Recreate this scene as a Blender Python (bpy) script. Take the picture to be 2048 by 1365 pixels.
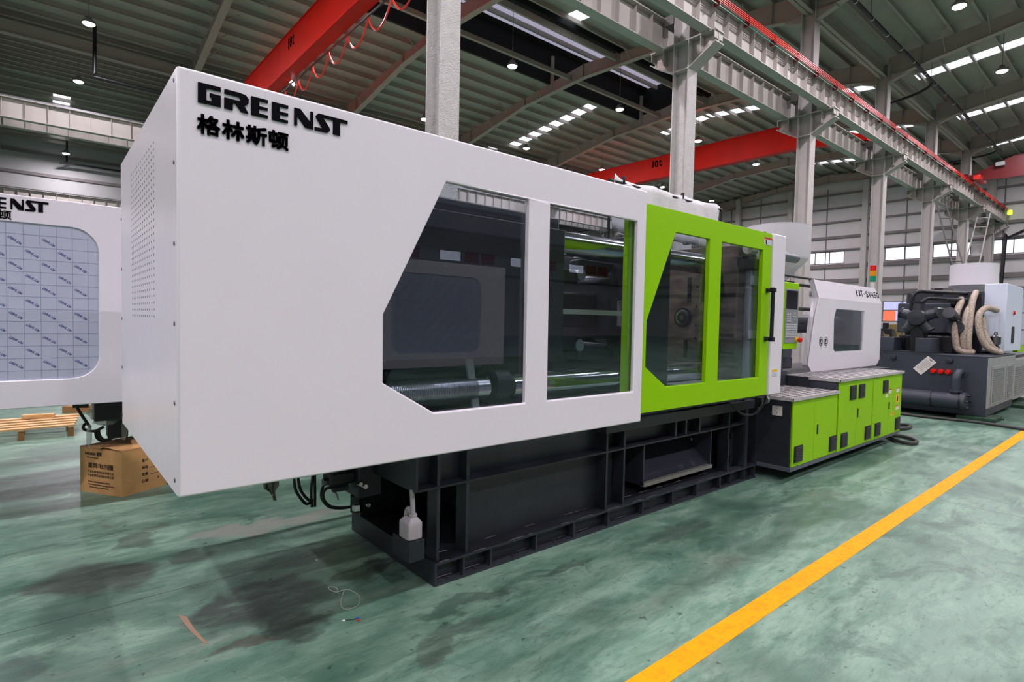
import bpy, bmesh, math, random
from mathutils import Vector, Matrix
from mathutils.geometry import tessellate_polygon

random.seed(7)
for o in list(bpy.data.objects):
    bpy.data.objects.remove(o, do_unlink=True)
SC = bpy.context.scene
COL = SC.collection

# ------------------------------------------------------------------ camera
FPX, YAW, PITCH, ROLL, CAMH = 1120.8, 0.869005, -0.0383317, 0.0203946, 1.5
cd = bpy.data.cameras.new('camera')
cam = bpy.data.objects.new('camera', cd)
COL.objects.link(cam)
cd.sensor_fit = 'HORIZONTAL'
cd.sensor_width = 36.0
cd.lens = FPX / 2048.0 * 36.0
cd.clip_start, cd.clip_end = 0.05, 400
_f = Vector((math.cos(YAW) * math.cos(PITCH), math.sin(YAW) * math.cos(PITCH), math.sin(PITCH)))
_r = Vector((math.sin(YAW), -math.cos(YAW), 0))
_u = _r.cross(_f)
_r2 = math.cos(ROLL) * _r + math.sin(ROLL) * _u
_u2 = -math.sin(ROLL) * _r + math.cos(ROLL) * _u
cam.matrix_world = Matrix(((_r2.x, _u2.x, -_f.x, 0), (_r2.y, _u2.y, -_f.y, 0), (_r2.z, _u2.z, -_f.z, CAMH), (0, 0, 0, 1)))
SC.camera = cam

# ------------------------------------------------------------------ world, exposure
W = bpy.data.worlds.new('world')
SC.world = W
W.use_nodes = True
bg = W.node_tree.nodes['Background']
bg.inputs[0].default_value = (0.86, 0.88, 1.0, 1)
bg.inputs[1].default_value = 2.2
SC.view_settings.view_transform = 'Standard'
SC.view_settings.look = 'None'
SC.view_settings.gamma = 1.0
SC.view_settings.use_curve_mapping = False
SC.view_settings.exposure = 0.12
cy_ = SC.cycles           # light path depth that this hall needs
cy_.max_bounces, cy_.diffuse_bounces, cy_.glossy_bounces, cy_.transmission_bounces, cy_.transparent_max_bounces = 5, 3, 3, 3, 8
cy_.caustics_reflective = cy_.caustics_refractive = False
cy_.use_adaptive_sampling = True
cy_.adaptive_threshold = 0.1
cy_.adaptive_min_samples = 20
LAMP_W = 345.0            # one high bay lamp
LAMP_C = (1.0, 0.915, 0.995)
SKY_PANEL = 1.6          # daylight through the translucent roof sheets

# ------------------------------------------------------------------ materials
MATS = {}
def lin(c):
    return tuple(((v / 255.0) / 12.92 if v / 255.0 <= 0.04045 else ((v / 255.0 + 0.055) / 1.055) ** 2.4) for v in c)
def mat(name, rgb, rough=0.5, metal=0.0, var=0.0, scale=8.0, bump=0.0, bscale=60.0, spec=0.5, emit=0.0, stretch=None, dirt=None, coat=0.0):
    """principled material; var = tonal noise, bump = fine relief, dirt = (rgb, amount, scale)"""
    if name in MATS: return MATS[name]
    m = bpy.data.materials.new(name); m.use_nodes = True
    nt = m.node_tree; N = nt.nodes; L = nt.links
    b = N['Principled BSDF']
    c = lin(rgb)
    b.inputs['Base Color'].default_value = (*c, 1)
    b.inputs['Roughness'].default_value = rough
    b.inputs['Metallic'].default_value = metal
    b.inputs['Specular IOR Level'].default_value = spec
    if coat: b.inputs['Coat Weight'].default_value = coat; b.inputs['Coat Roughness'].default_value = 0.08
    if emit:
        b.inputs['Emission Color'].default_value = (*c, 1)
        b.inputs['Emission Strength'].default_value = emit
    if var or bump or dirt:
        tc = N.new('ShaderNodeTexCoord'); mp = N.new('ShaderNodeMapping')
        L.new(tc.outputs['Object'], mp.inputs['Vector'])
        if stretch: mp.inputs['Scale'].default_value = stretch
    if var:
        n = N.new('ShaderNodeTexNoise'); n.inputs['Scale'].default_value = scale; n.inputs['Detail'].default_value = 5
        L.new(mp.outputs[0], n.inputs['Vector'])
        r = N.new('ShaderNodeMapRange')
        r.inputs['From Min'].default_value = 0.3; r.inputs['From Max'].default_value = 0.7
        r.inputs['To Min'].default_value = 1 - var; r.inputs['To Max'].default_value = 1 + var
        L.new(n.outputs['Fac'], r.inputs['Value'])
        mx = N.new('ShaderNodeMix'); mx.data_type = 'RGBA'; mx.blend_type = 'MULTIPLY'
        mx.inputs[0].default_value = 1
        mx.inputs[6].default_value = (*c, 1)
        L.new(r.outputs[0], mx.inputs[7])
        out = mx.outputs[2]
        if dirt:
            n2 = N.new('ShaderNodeTexNoise'); n2.inputs['Scale'].default_value = dirt[2]; n2.inputs['Detail'].default_value = 8
            L.new(mp.outputs[0], n2.inputs['Vector'])
            r2 = N.new('ShaderNodeMapRange'); r2.inputs['From Min'].default_value = 0.5; r2.inputs['From Max'].default_value = 0.72
            r2.inputs['To Max'].default_value = dirt[1]
            L.new(n2.outputs['Fac'], r2.inputs['Value'])
            m2 = N.new('ShaderNodeMix'); m2.data_type = 'RGBA'
            L.new(r2.outputs[0], m2.inputs[0]); L.new(out, m2.inputs[6]); m2.inputs[7].default_value = (*lin(dirt[0]), 1)
            out = m2.outputs[2]
        L.new(out, b.inputs['Base Color'])
    if bump:
        n3 = N.new('ShaderNodeTexNoise'); n3.inputs['Scale'].default_value = bscale; n3.inputs['Detail'].default_value = 3
        L.new(tc.outputs['Object'], n3.inputs['Vector'])
        bp = N.new('ShaderNodeBump'); bp.inputs['Strength'].default_value = bump; bp.inputs['Distance'].default_value = 0.02
        L.new(n3.outputs['Fac'], bp.inputs['Height']); L.new(bp.outputs[0], b.inputs['Normal'])
    MATS[name] = m
    return m

WHITE = mat('white paint', (232, 226, 234), 0.38, var=0.012, scale=2.5)
WHITE2 = mat('cool white paint', (214, 222, 238), 0.4, var=0.02, scale=2)
ENDW = mat('brushed white sheet', (232, 224, 232), 0.3, var=0.03, scale=6, stretch=(1, 14, 0.6))
GREEN = mat('lime paint', (145, 203, 0), 0.45, var=0.015, scale=3, spec=0.15)
NAVY = mat('dark slate paint', (41, 44, 52), 0.42, var=0.10, scale=5, dirt=((60, 64, 70), 0.22, 9))
NAVY2 = mat('tank slate paint', (52, 57, 68), 0.5, var=0.08, scale=3)
BLACK = mat('black rubber', (14, 15, 17), 0.5)
BLKMETAL = mat('black metal', (20, 21, 25), 0.4)
LETTER = mat('black lettering', (6, 6, 12), 0.75, spec=0.08)
PRINT = mat('dark print', (62, 38, 26), 0.8)
STEEL = mat('bright steel', (205, 205, 208), 0.22, 1.0, var=0.06, scale=10)
CHROME = mat('chrome rod', (205, 206, 210), 0.13, 1.0)
SCREW = mat('zinc', (120, 120, 124), 0.35, 1.0)
PLATEN = mat('machined platen steel', (122, 110, 98), 0.42, 0.55, var=0.45, scale=6, stretch=(1, 1, 4))
GALV = mat('grating steel', (206, 200, 200), 0.4, 0.35, var=0.1, scale=20)
GREYPANEL = mat('grey louvre panel', (150, 152, 152), 0.5, var=0.06, scale=4)
BEIGE = mat('beam paint', (172, 166, 160), 0.55, var=0.06, scale=1.5)
COLUMN = mat('column coating', (190, 187, 184), 0.85, var=0.07, scale=6, bump=0.9, bscale=45)
COLUMNS = mat('column paint', (186, 180, 177), 0.65, var=0.06, scale=3)
ROOFM = mat('roof sheet', (172, 166, 158), 0.6, var=0.05, scale=1.2)
PURLIN = mat('purlin paint', (170, 160, 152), 0.6, var=0.05, scale=1)
RAFTER = mat('rafter paint', (172, 160, 152), 0.6, var=0.05, scale=1)
DARKVENT = mat('dark vent wall', (16, 16, 18), 0.8)
WALLP = mat('wall sheet', (212, 208, 210), 0.6, var=0.05, scale=0.6)
GIRT = mat('girt paint', (120, 113, 113), 0.6, var=0.05, scale=2)
RED = mat('crane red', (220, 24, 0), 0.5, var=0.08, scale=1.5, spec=0.2)
REDRAIL = mat('conductor red', (214, 46, 34), 0.4)
TEAL = mat('conductor green', (42, 112, 92), 0.4)
YELLOW = mat('yellow floor paint', (252, 158, 0), 0.6, var=0.07, scale=9, dirt=((120, 96, 30), 0.35, 26), spec=0.15)
CARD = mat('cardboard', (206, 156, 100), 0.85, var=0.07, scale=8)
CARDIN = mat('cardboard edge', (140, 98, 58), 0.9)
WOOD = mat('pine wood', (214, 170, 118), 0.7, var=0.14, scale=12, stretch=(0.6, 8, 8))
WOODD = mat('pine wood end', (150, 104, 60), 0.8, var=0.1, scale=14)
PLASTIC = mat('milky plastic', (196, 186, 192), 0.4)
PAPER = mat('paper', (222, 214, 208), 0.8, var=0.03, scale=20)
CLOTH = mat('white cloth', (226, 222, 226), 0.9, var=0.04, scale=6, bump=0.3, bscale=25)
FILM = mat('blue film', (186, 190, 210), 0.28, var=0.03, scale=3)
FILMLINE = mat('film grid line', (146, 152, 178), 0.5)
FILMTXT = mat('film print', (64, 78, 168), 0.5)
SCREEN = mat('dark screen', (22, 22, 30), 0.12)
KEYGREY = mat('keypad grey', (134, 136, 142), 0.45)
KEYWHITE = mat('key cap', (188, 188, 192), 0.5)
REDPL = mat('red plastic', (214, 20, 16), 0.25)
AMBER = mat('amber plastic', (226, 142, 20), 0.25)
GRNPL = mat('green plastic', (10, 138, 104), 0.25)
YELLAB = mat('yellow label', (236, 190, 30), 0.5)
REDLAB = mat('red label', (196, 40, 30), 0.5)
BLUELAB = mat('pale blue label', (186, 200, 222), 0.5)
PADGRN = mat('dark green pad', (26, 62, 40), 0.6)
WRAP = mat('wrapped hose', (172, 156, 140), 0.4, var=0.35, scale=40, bump=0.8, bscale=60)
CABLE = mat('floor cable', (60, 58, 56), 0.6)
COPPER = mat('amber hose', (150, 110, 70), 0.4)
ORANGE = mat('orange panel', (240, 110, 60), 0.6)
LAMPB = mat('lamp housing', (130, 128, 128), 0.5)
LENS = mat('lamp lens', (255, 250, 244), 0.5, emit=14.0)
LENS.cycles.emission_sampling = 'NONE'      # the lamp's own area light does the lighting
SKYP = mat('translucent roof sheet', (236, 240, 255), 0.5, emit=SKY_PANEL)
MONR = mat('monitor roof sheet', (196, 188, 214), 0.6, emit=0.5)

def glass(name, tint, rough=0.0):
    m = bpy.data.materials.new(name); m.use_nodes = True
    nt = m.node_tree; N = nt.nodes; L = nt.links
    for n in list(N): N.remove(n)
    o = N.new('ShaderNodeOutputMaterial'); t = N.new('ShaderNodeBsdfTransparent'); g = N.new('ShaderNodeBsdfGlossy')
    t.inputs[0].default_value = (*tint, 1); g.inputs['Roughness'].default_value = rough
    g.inputs['Color'].default_value = (0.95, 0.97, 1, 1)
    fr = N.new('ShaderNodeFresnel')
    ge = N.new('ShaderNodeNewGeometry'); mr = N.new('ShaderNodeMapRange')     # same reflectance from both sides of a thin pane
    mr.inputs['To Min'].default_value = 1.5; mr.inputs['To Max'].default_value = 1 / 1.5
    L.new(ge.outputs['Backfacing'], mr.inputs['Value']); L.new(mr.outputs[0], fr.inputs['IOR'])
    mx = N.new('ShaderNodeMixShader')
    L.new(fr.outputs[0], mx.inputs[0]); L.new(t.outputs[0], mx.inputs[1]); L.new(g.outputs[0], mx.inputs[2]); L.new(mx.outputs[0], o.inputs[0])
    return m
PANE = glass('smoked window', (0.80, 0.84, 0.88))
CLEAR = glass('clear window', (0.93, 0.94, 0.96))
PLFILM = mat('clear plastic wrap', (170, 172, 160), 0.15)
PLFILM.node_tree.nodes['Principled BSDF'].inputs['Alpha'].default_value = 0.45

# green epoxy floor with trowel streaks, oil stains and saw cut joints
def floor_material():
    m = bpy.data.materials.new('green epoxy floor'); m.use_nodes = True
    nt = m.node_tree; N = nt.nodes; L = nt.links
    b = N['Principled BSDF']
    tc = N.new('ShaderNodeTexCoord')
    def noise(scale, detail=6, rot=0.0, sc=(1, 1, 1), rough=0.6, dist=0.0):
        mp = N.new('ShaderNodeMapping'); mp.inputs['Rotation'].default_value = (0, 0, rot); mp.inputs['Scale'].default_value = sc
        L.new(tc.outputs['Object'], mp.inputs['Vector'])
        n = N.new('ShaderNodeTexNoise'); n.inputs['Scale'].default_value = scale; n.inputs['Detail'].default_value = detail
        n.inputs['Roughness'].default_value = rough; n.inputs['Distortion'].default_value = dist
        L.new(mp.outputs[0], n.inputs['Vector']); return n.outputs['Fac']
    def rng(v, a, bb, c=0.0, d=1.0, smooth=True):
        r = N.new('ShaderNodeMapRange'); r.interpolation_type = 'SMOOTHSTEP' if smooth else 'LINEAR'
        for i, x in zip((1, 2, 3, 4), (a, bb, c, d)): r.inputs[i].default_value = x
        L.new(v, r.inputs[0]); return r.outputs[0]
    def mix(f, a, col, blend='MIX'):
        x = N.new('ShaderNodeMix'); x.data_type = 'RGBA'; x.blend_type = blend
        if isinstance(f, float): x.inputs[0].default_value = f
        else: L.new(f, x.inputs[0])
        if isinstance(a, tuple): x.inputs[6].default_value = (*a, 1)
        else: L.new(a, x.inputs[6])
        if isinstance(col, tuple): x.inputs[7].default_value = (*col, 1)
        else: L.new(col, x.inputs[7])
        return x.outputs[2]
    def math_(op, a, bb):
        x = N.new('ShaderNodeMath'); x.operation = op
        for i, v in enumerate((a, bb)):
            if isinstance(v, (int, float)): x.inputs[i].default_value = v
            else: L.new(v, x.inputs[i])
        return x.outputs[0]
    A, B2, C2 = lin((90, 126, 108)), lin((132, 160, 142)), lin((50, 84, 68))
    st = noise(2.6, 8, 0.70, (0.7, 2.6, 1), 0.72, 0.5)
    st2 = noise(0.55, 4, 0.2, (1, 1, 1), 0.6, 0.6)
    c = mix(rng(st, 0.35, 0.7), A, B2)
    c = mix(rng(st2, 0.42, 0.66, 0, 0.8), c, C2)
    blot = noise(2.1, 9, 0.4, (0.8, 1.5, 1), 0.72, 0.8)
    c = mix(rng(blot, 0.50, 0.66, 0, 0.7), c, lin((54, 86, 72)))
    c = mix(rng(blot, 0.46, 0.30, 0, 0.6), c, lin((140, 170, 150)))
    fine = noise(9, 10, 0.70, (0.6, 2.4, 1), 0.78)
    c = mix(rng(fine, 0.50, 0.68, 0, 0.6), c, lin((60, 86, 74)))
    grey = noise(1.1, 6, 0.9, (0.5, 1.8, 1), 0.6, 0.3)
    c = mix(rng(grey, 0.56, 0.72, 0, 0.5), c, lin((126, 126, 116)))
    spots = noise(16, 4, 0.1, (1, 1, 1), 0.5)
    c = mix(rng(spots, 0.66, 0.72, 0, 0.7), c, lin((44, 60, 52)))
    sp2 = noise(34, 3, 0.7, (0.5, 1.7, 1), 0.6)
    c = mix(rng(sp2, 0.63, 0.70, 0, 0.5), c, lin((52, 72, 62)))
    brown = noise(3.0, 5, 0.5, (0.6, 1.6, 1), 0.6, 0.5)
    c = mix(rng(brown, 0.64, 0.75, 0, 0.5), c, lin((92, 72, 62)))
    # spilled oil: distorted ellipses at their places on the floor
    warp = N.new('ShaderNodeTexNoise'); warp.inputs['Scale'].default_value = 4.0; warp.inputs['Detail'].default_value = 6
    L.new(tc.outputs['Object'], warp.inputs['Vector'])
    vs = N.new('ShaderNodeVectorMath'); vs.operation = 'SUBTRACT'; L.new(warp.outputs['Color'], vs.inputs[0]); vs.inputs[1].default_value = (0.5, 0.5, 0.5)
    vm = N.new('ShaderNodeVectorMath'); vm.operation = 'SCALE'; L.new(vs.outputs[0], vm.inputs[0]); vm.inputs['Scale'].default_value = 0.42
    va = N.new('ShaderNodeVectorMath'); va.operation = 'ADD'; L.new(tc.outputs['Object'], va.inputs[0]); L.new(vm.outputs[0], va.inputs[1])
    sep = N.new('ShaderNodeSeparateXYZ'); L.new(va.outputs[0], sep.inputs[0])
    patch = rng(noise(7, 8, 0.7, (0.6, 2.2, 1), 0.75), 0.30, 0.55, 0.45, 1.0)
    for (x, y, rx, ry, ang, amt, col) in [
            (0.24, 3.82, 0.30, 0.22, -0.5, 0.80, (50, 50, 45)), (0.47, 4.40, 0.13, 0.14, 0.3, 0.6, (59, 63, 57)),
            (0.70, 3.87, 0.10, 0.10, 0, 0.6, (60, 59, 55)), (0.86, 3.0, 0.36, 0.24, 0.2, 0.85, (42, 47, 42)),
            (0.97, 2.68, 0.16, 0.14, 0.2, 0.75, (41, 42, 39)), (0.70, 2.67, 0.16, 0.05, -0.2, 0.7, (70, 54, 47)),
            (-0.10, 3.08, 0.16, 0.10, 0, 0.6, (57, 67, 65)), (1.52, 3.05, 0.30, 0.10, 0.15, 0.7, (36, 32, 29)),
            (1.25, 3.45, 0.35, 0.12, 0.1, 0.45, (54, 62, 57)), (1.75, 2.38, 0.30, 0.06, 0.0, 0.6, (42, 59, 50)),
            (2.45, 2.36, 0.25, 0.05, 0.0, 0.6, (41, 60, 50)), (3.5, 2.25, 0.4, 0.08, 0.0, 0.5, (57, 70, 63)),
            (1.28, 4.14, 0.60, 0.12, -0.06, -0.6, (150, 143, 136)),
            (5.2, 2.0, 0.4, 0.10, -0.1, 0.45, (68, 80, 73)), (1.55, 2.2, 0.16, 0.08, 0.2, 0.5, (65, 75, 68)),
            (1.35, 2.05, 0.14, 0.06, 0.5, 0.5, (68, 68, 62)), (0.6, 4.55, 0.10, 0.05, 0, 0.5, (65, 68, 63)),
            (2.2, 1.9, 0.22, 0.10, 0.2, 0.35, (78, 96, 86)), (3.1, 1.75, 0.3, 0.1, 0.1, 0.3, (85, 101, 91))]:
        dx = math_('SUBTRACT', sep.outputs[0], x); dy = math_('SUBTRACT', sep.outputs[1], y)
        ca, sa = math.cos(ang), math.sin(ang)
        ux = math_('ADD', math_('MULTIPLY', dx, ca / rx), math_('MULTIPLY', dy, sa / rx))
        uy = math_('ADD', math_('MULTIPLY', dx, -sa / ry), math_('MULTIPLY', dy, ca / ry))
        d = math_('ADD', math_('MULTIPLY', ux, ux), math_('MULTIPLY', uy, uy))
        c = mix(math_('MULTIPLY', rng(d, 0.55, 1.25, abs(amt), 0.0), patch), c, lin(col))
    # saw cut joints
    sp = N.new('ShaderNodeSeparateXYZ'); L.new(tc.outputs['Object'], sp.inputs[0])
    for ax, v, wd in ((1, 3.43, 0.006), (0, 6.0, 0.008), (1, -2.6, 0.008), (0, 13.5, 0.01), (0, -1.6, 0.008), (1, 9.5, 0.01)):
        d = math_('ABSOLUTE', math_('SUBTRACT', sp.outputs[ax], v), 0)
        c = mix(rng(d, wd * 0.5, wd, 0.7, 0.0), c, lin((52, 56, 50)))
    L.new(c, b.inputs['Base Color'])
    L.new(rng(st, 0.3, 0.7, 0.34, 0.5), b.inputs['Roughness'])
    bp = N.new('ShaderNodeBump'); bp.inputs['Strength'].default_value = 0.06
    L.new(fine, bp.inputs['Height']); L.new(bp.outputs[0], b.inputs['Normal'])
    return m
FLOORM = floor_material()

# ------------------------------------------------------------------ mesh helpers
ORG = {}
class M:
    def __init__(s): s.v = []; s.f = []
    def add(s, vs, fs):
        k = len(s.v); s.v += [tuple(p) for p in vs]; s.f += [tuple(i + k for i in q) for q in fs]; return s
    def box(s, x0, x1, y0, y1, z0, z1):
        return s.add([(x, y, z) for z in (z0, z1) for y in (y0, y1) for x in (x0, x1)],
                     [(0, 2, 3, 1), (4, 5, 7, 6), (0, 1, 5, 4), (2, 6, 7, 3), (0, 4, 6, 2), (1, 3, 7, 5)])
    def obox(s, c, ax, ay, az):
        c, ax, ay, az = map(Vector, (c, ax, ay, az))
        vs = [c + i * ax + j * ay + k * az for k in (-1, 1) for j in (-1, 1) for i in (-1, 1)]
        return s.add(vs, [(0, 2, 3, 1), (4, 5, 7, 6), (0, 1, 5, 4), (2, 6, 7, 3), (0, 4, 6, 2), (1, 3, 7, 5)])
    def prism(s, loops, axis, a, b):
        if not isinstance(loops[0][0], (tuple, list)): loops = [loops]
        def P(u, v, w): return {'y': (u, w, v), 'x': (w, u, v), 'z': (u, v, w)}[axis]
        flat = [p for l in loops for p in l]; n = len(flat)
        tri = tessellate_polygon([[Vector((p[0], p[1], 0)) for p in l] for l in loops])
        vs = [P(p[0], p[1], a) for p in flat] + [P(p[0], p[1], b) for p in flat]
        fs = [tuple(t) for t in tri] + [tuple(i + n for i in reversed(t)) for t in tri]
        k = 0
        for l in loops:
            m = len(l)
            for i in range(m): fs.append((k + i, k + (i + 1) % m, n + k + (i + 1) % m, n + k + i))
            k += m
        return s.add(vs, fs)
    def cyl(s, p0, p1, r, n=16, r2=None, cap=True):
        p0, p1 = Vector(p0), Vector(p1); r2 = r if r2 is None else r2
        d = (p1 - p0).normalized(); a = d.orthogonal().normalized(); b = d.cross(a)
        vs = []
        for p, q in ((p0, r), (p1, r2)):
            vs += [p + q * (math.cos(2 * math.pi * i / n) * a + math.sin(2 * math.pi * i / n) * b) for i in range(n)]
        fs = [(i, (i + 1) % n, n + (i + 1) % n, n + i) for i in range(n)]
        if cap: fs += [tuple(range(n))[::-1], tuple(range(n, 2 * n))]
        return s.add(vs, fs)
    def tube(s, pts, r, n=8, smooth=4):
        pts = [Vector(p) for p in pts]
        if smooth and len(pts) > 2:
            q = []
            for i in range(len(pts) - 1):
                p0 = pts[max(i - 1, 0)]; p1 = pts[i]; p2 = pts[i + 1]; p3 = pts[min(i + 2, len(pts) - 1)]
                for k in range(smooth):
                    t = k / smooth
                    q.append(0.5 * ((2 * p1) + (p2 - p0) * t + (2 * p0 - 5 * p1 + 4 * p2 - p3) * t * t + (3 * p1 - p0 - 3 * p2 + p3) * t ** 3))
            q.append(pts[-1]); pts = q
        vs, fs = [], []
        a = None
        for i, p in enumerate(pts):
            d = (pts[min(i + 1, len(pts) - 1)] - pts[max(i - 1, 0)])
            if d.length < 1e-9: d = Vector((0, 0, 1))
            d.normalize()
            if a is None: a = d.orthogonal().normalized()
            a = (a - d * a.dot(d))
            a = a.normalized() if a.length > 1e-6 else d.orthogonal().normalized()
            b = d.cross(a)
            rr = r[min(int(i / max(1, len(pts) - 1) * (len(r) - 1) + .5), len(r) - 1)] if isinstance(r, list) else r
            vs += [p + rr * (math.cos(2 * math.pi * k / n) * a + math.sin(2 * math.pi * k / n) * b) for k in range(n)]
        for i in range(len(pts) - 1):
            for k in range(n): fs.append((i * n + k, i * n + (k + 1) % n, (i + 1) * n + (k + 1) % n, (i + 1) * n + k))
        fs += [tuple(range(n))[::-1], tuple(range((len(pts) - 1) * n, len(pts) * n))]
        return s.add(vs, fs)
    def lathe(s, c, prof, n=24, axis='z'):
        c = Vector(c); vs, fs = [], []
        for (r, h) in prof:
            for i in range(n):
                t = 2 * math.pi * i / n; u, v = r * math.cos(t), r * math.sin(t)
                vs.append(c + Vector({'z': (u, v, h), 'y': (u, h, v), 'x': (h, u, v)}[axis]))
        for j in range(len(prof) - 1):
            for i in range(n): fs.append((j * n + i, j * n + (i + 1) % n, (j + 1) * n + (i + 1) % n, (j + 1) * n + i))
        fs += [tuple(range(n))[::-1], tuple(range((len(prof) - 1) * n, len(prof) * n))]
        return s.add(vs, fs)
    def build(s, name, m, parent=None, org=None, bevel=0.0, seg=2, smooth=True):
        me = bpy.data.meshes.new(name)
        og = Vector(ORG.get(parent.name, (0, 0, 0))) if parent else Vector(org if org else (0, 0, 0))
        me.from_pydata([tuple(Vector(p) - og) for p in s.v], [], s.f)
        bm = bmesh.new(); bm.from_mesh(me)
        bmesh.ops.remove_doubles(bm, verts=bm.verts, dist=1e-6)
        bmesh.ops.recalc_face_normals(bm, faces=bm.faces)
        bm.to_mesh(me); bm.free()
        if smooth:
            for p in me.polygons: p.use_smooth = True
            me.set_sharp_from_angle(angle=math.radians(38))
        me.materials.append(m)
        o = bpy.data.objects.new(name, me); COL.objects.link(o)
        if parent: o.parent = parent
        else: o.location = og
        ORG[o.name] = tuple(og)
        if bevel:
            bv = o.modifiers.new('Bevel', 'BEVEL'); bv.width = bevel; bv.segments = seg; bv.limit_method = 'ANGLE'; bv.angle_limit = math.radians(50)
        return o
def tag(o, label, cat, group=None):
    o['label'] = label; o['category'] = cat
    if group: o['group'] = group
    return o
def thing(name, label, cat, loc, group=None):
    o = bpy.data.objects.new(name, None); COL.objects.link(o); o.location = loc; o.empty_display_size = 0.2
    ORG[o.name] = tuple(loc)
    return tag(o, label, cat, group)
def struct(o): o['kind'] = 'structure'; return o
def stuff(o): o['kind'] = 'stuff'; return o
def copy_part(o, parent, dloc):
    c = o.copy(); COL.objects.link(c); c.parent = parent; c.location = Vector(o.location) + Vector(dloc); return c
def copy_tree(o, parent=None):
    c = o.copy(); COL.objects.link(c); c.parent = parent
    for ch in o.children: copy_tree(ch, c)
    return c
B = lambda *a: M().box(*a)

TXT = {}
def text_geo(s, bold=0.0):
    if (s, bold) in TXT: return TXT[(s, bold)]
    cu = bpy.data.curves.new('t', 'FONT'); cu.body = s; cu.size = 1.0; cu.offset = bold; cu.resolution_u = 3
    o = bpy.data.objects.new('t', cu); COL.objects.link(o)
    bpy.context.view_layer.update()
    me = bpy.data.meshes.new_from_object(o.evaluated_get(bpy.context.evaluated_depsgraph_get()))
    vs = [(v.co.x, v.co.y) for v in me.vertices]; fs = [tuple(p.vertices) for p in me.polygons]
    bpy.data.objects.remove(o, do_unlink=True); bpy.data.curves.remove(cu); bpy.data.meshes.remove(me)
    if vs:
        x0 = min(v[0] for v in vs); x1 = max(v[0] for v in vs); y0 = min(v[1] for v in vs); y1 = max(v[1] for v in vs)
        vs = [((v[0] - x0) / max(1e-6, x1 - x0), (v[1] - y0) / max(1e-6, y1 - y0)) for v in vs]
    TXT[(s, bold)] = (vs, fs)
    return TXT[(s, bold)]
def text_m(m, s, o, du, dv, bold=0.0):
    """flat print: the string fills the parallelogram o, du (width), dv (height)"""
    vs, fs = text_geo(s); o, du, dv = Vector(o), Vector(du), Vector(dv)
    k = bold * dv.length
    off = [(0, 0)] if not bold else [(-k, -k), (k, -k), (-k, k), (k, k)]
    for a, b in off: m.add([o + u * du + v * dv + a * du.normalized() + b * dv.normalized() for u, v in vs], fs)
    return m

def spaced_text(m, cells, o, du, dv, bold):
    """one glyph per cell: (character, cell width)"""
    tot = sum(w for _, w in cells); u = 0.0; o, du, dv = Vector(o), Vector(du), Vector(dv)
    for ch, w in cells:
        fl_ = .5 if ch in 'I1' else .78
        f0, f1 = u / tot, (u + w * fl_) / tot
        if ch == '-': text_m(m, ch, o + du * f0 + dv * .42, du * (f1 - f0), dv * .14, 0.0)
        else: text_m(m, ch, o + du * f0, du * (f1 - f0), dv, bold)
        u += w
    return m

# ------------------------------------------------------------------ the hall
XW, XL = 51.0, -23.2            # end wall in view, end wall behind
LINES = (8.61, 29.9, 51.2)      # column lines along X; bays are 21.3 m wide
YB, YF = 51.2, -34.0
RIDGES = (-23.34, -2.04, 19.25, 40.5)
FRX = [5.54 + 7.5 * i for i in range(-3, 7)]
def roofz(y):
    r = min(RIDGES, key=lambda q: abs(q - y)); return 14.34 - 0.1 * abs(y - r)

fl = struct(B(XL, XW, YF, YB, -0.12, 0.0).build('floor', FLOORM, smooth=False))

# roof: sheets with openings for the translucent strips, ridge monitor over the middle bay
slopes = []          # (y0, y1, [(strip x, strip y0, strip y1)])
STRIPS = {(-2.04, 1): [(31.8, -1.5, 8.4), (39.5, -1.5, 8.4), (46.9, -1.5, 8.4)], (-2.04, -1): [(31.8, -12, -2.6), (16.8, -12, -2.6)],
          (19.25, -1): [(17.1, 8.9, 16.95), (31.8, 8.9, 19.2), (39.5, 8.9, 19.2), (46.9, 8.9, 19.2)], (19.25, 1): [(24.7, 22.4, 29.7), (31.8, 19.4, 22.5), (39.5, 19.4, 27.0)],
          (40.5, 1): [(1.17, 42.3, 44.2), (1.17, 49.3, 50.4)], (40.5, -1): [(24.3, 31, 40)]}
MX = 28.2            # the ridge monitor stops at this frame
def slab(m, x0, x1, a, b, r, lift=0.0, th=.05):
    za, zb = 14.34 - 0.1 * abs(a - r) + lift, 14.34 - 0.1 * abs(b - r) + lift
    return m.add([(x0, a, za), (x1, a, za), (x1, b, zb), (x0, b, zb), (x0, a, za + th), (x1, a, za + th), (x1, b, zb + th), (x0, b, zb + th)],
                 [(0, 1, 2, 3), (7, 6, 5, 4), (0, 4, 5, 1), (1, 5, 6, 2), (2, 6, 7, 3), (3, 7, 4, 0)])
m = M(); pan = []
for r in RIDGES:
    for sg_ in (-1, 1):
        a, b = (r - 10.65, r) if sg_ < 0 else (r, r + 10.65)
        full = (a, b)
        st_ = STRIPS.get((r, sg_), []); xs_ = sorted(set(q[0] for q in st_)); x = XL
        if r == 19.25: a, b = (a, 17.0) if sg_ < 0 else (21.6, b)
        for xq in xs_:
            if r == 19.25 and xq > MX and (a, b) != full:
                slab(m, x, MX, a, b, r); x = MX; a, b = full
            slab(m, x, xq - .4, a, b, r); x = xq + .4
            y = a
            for (_, y0, y1) in sorted(q for q in st_ if q[0] == xq):
                if y0 > y: slab(m, xq - .4, xq + .4, y, y0, r)
                pan.append((xq, y0, y1, r)); y = y1
            if y < b: slab(m, xq - .4, xq + .4, y, b, r)
        slab(m, x, XW, a, b, r)
ceiling = struct(m.build('ceiling', ROOFM, smooth=False))
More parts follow.
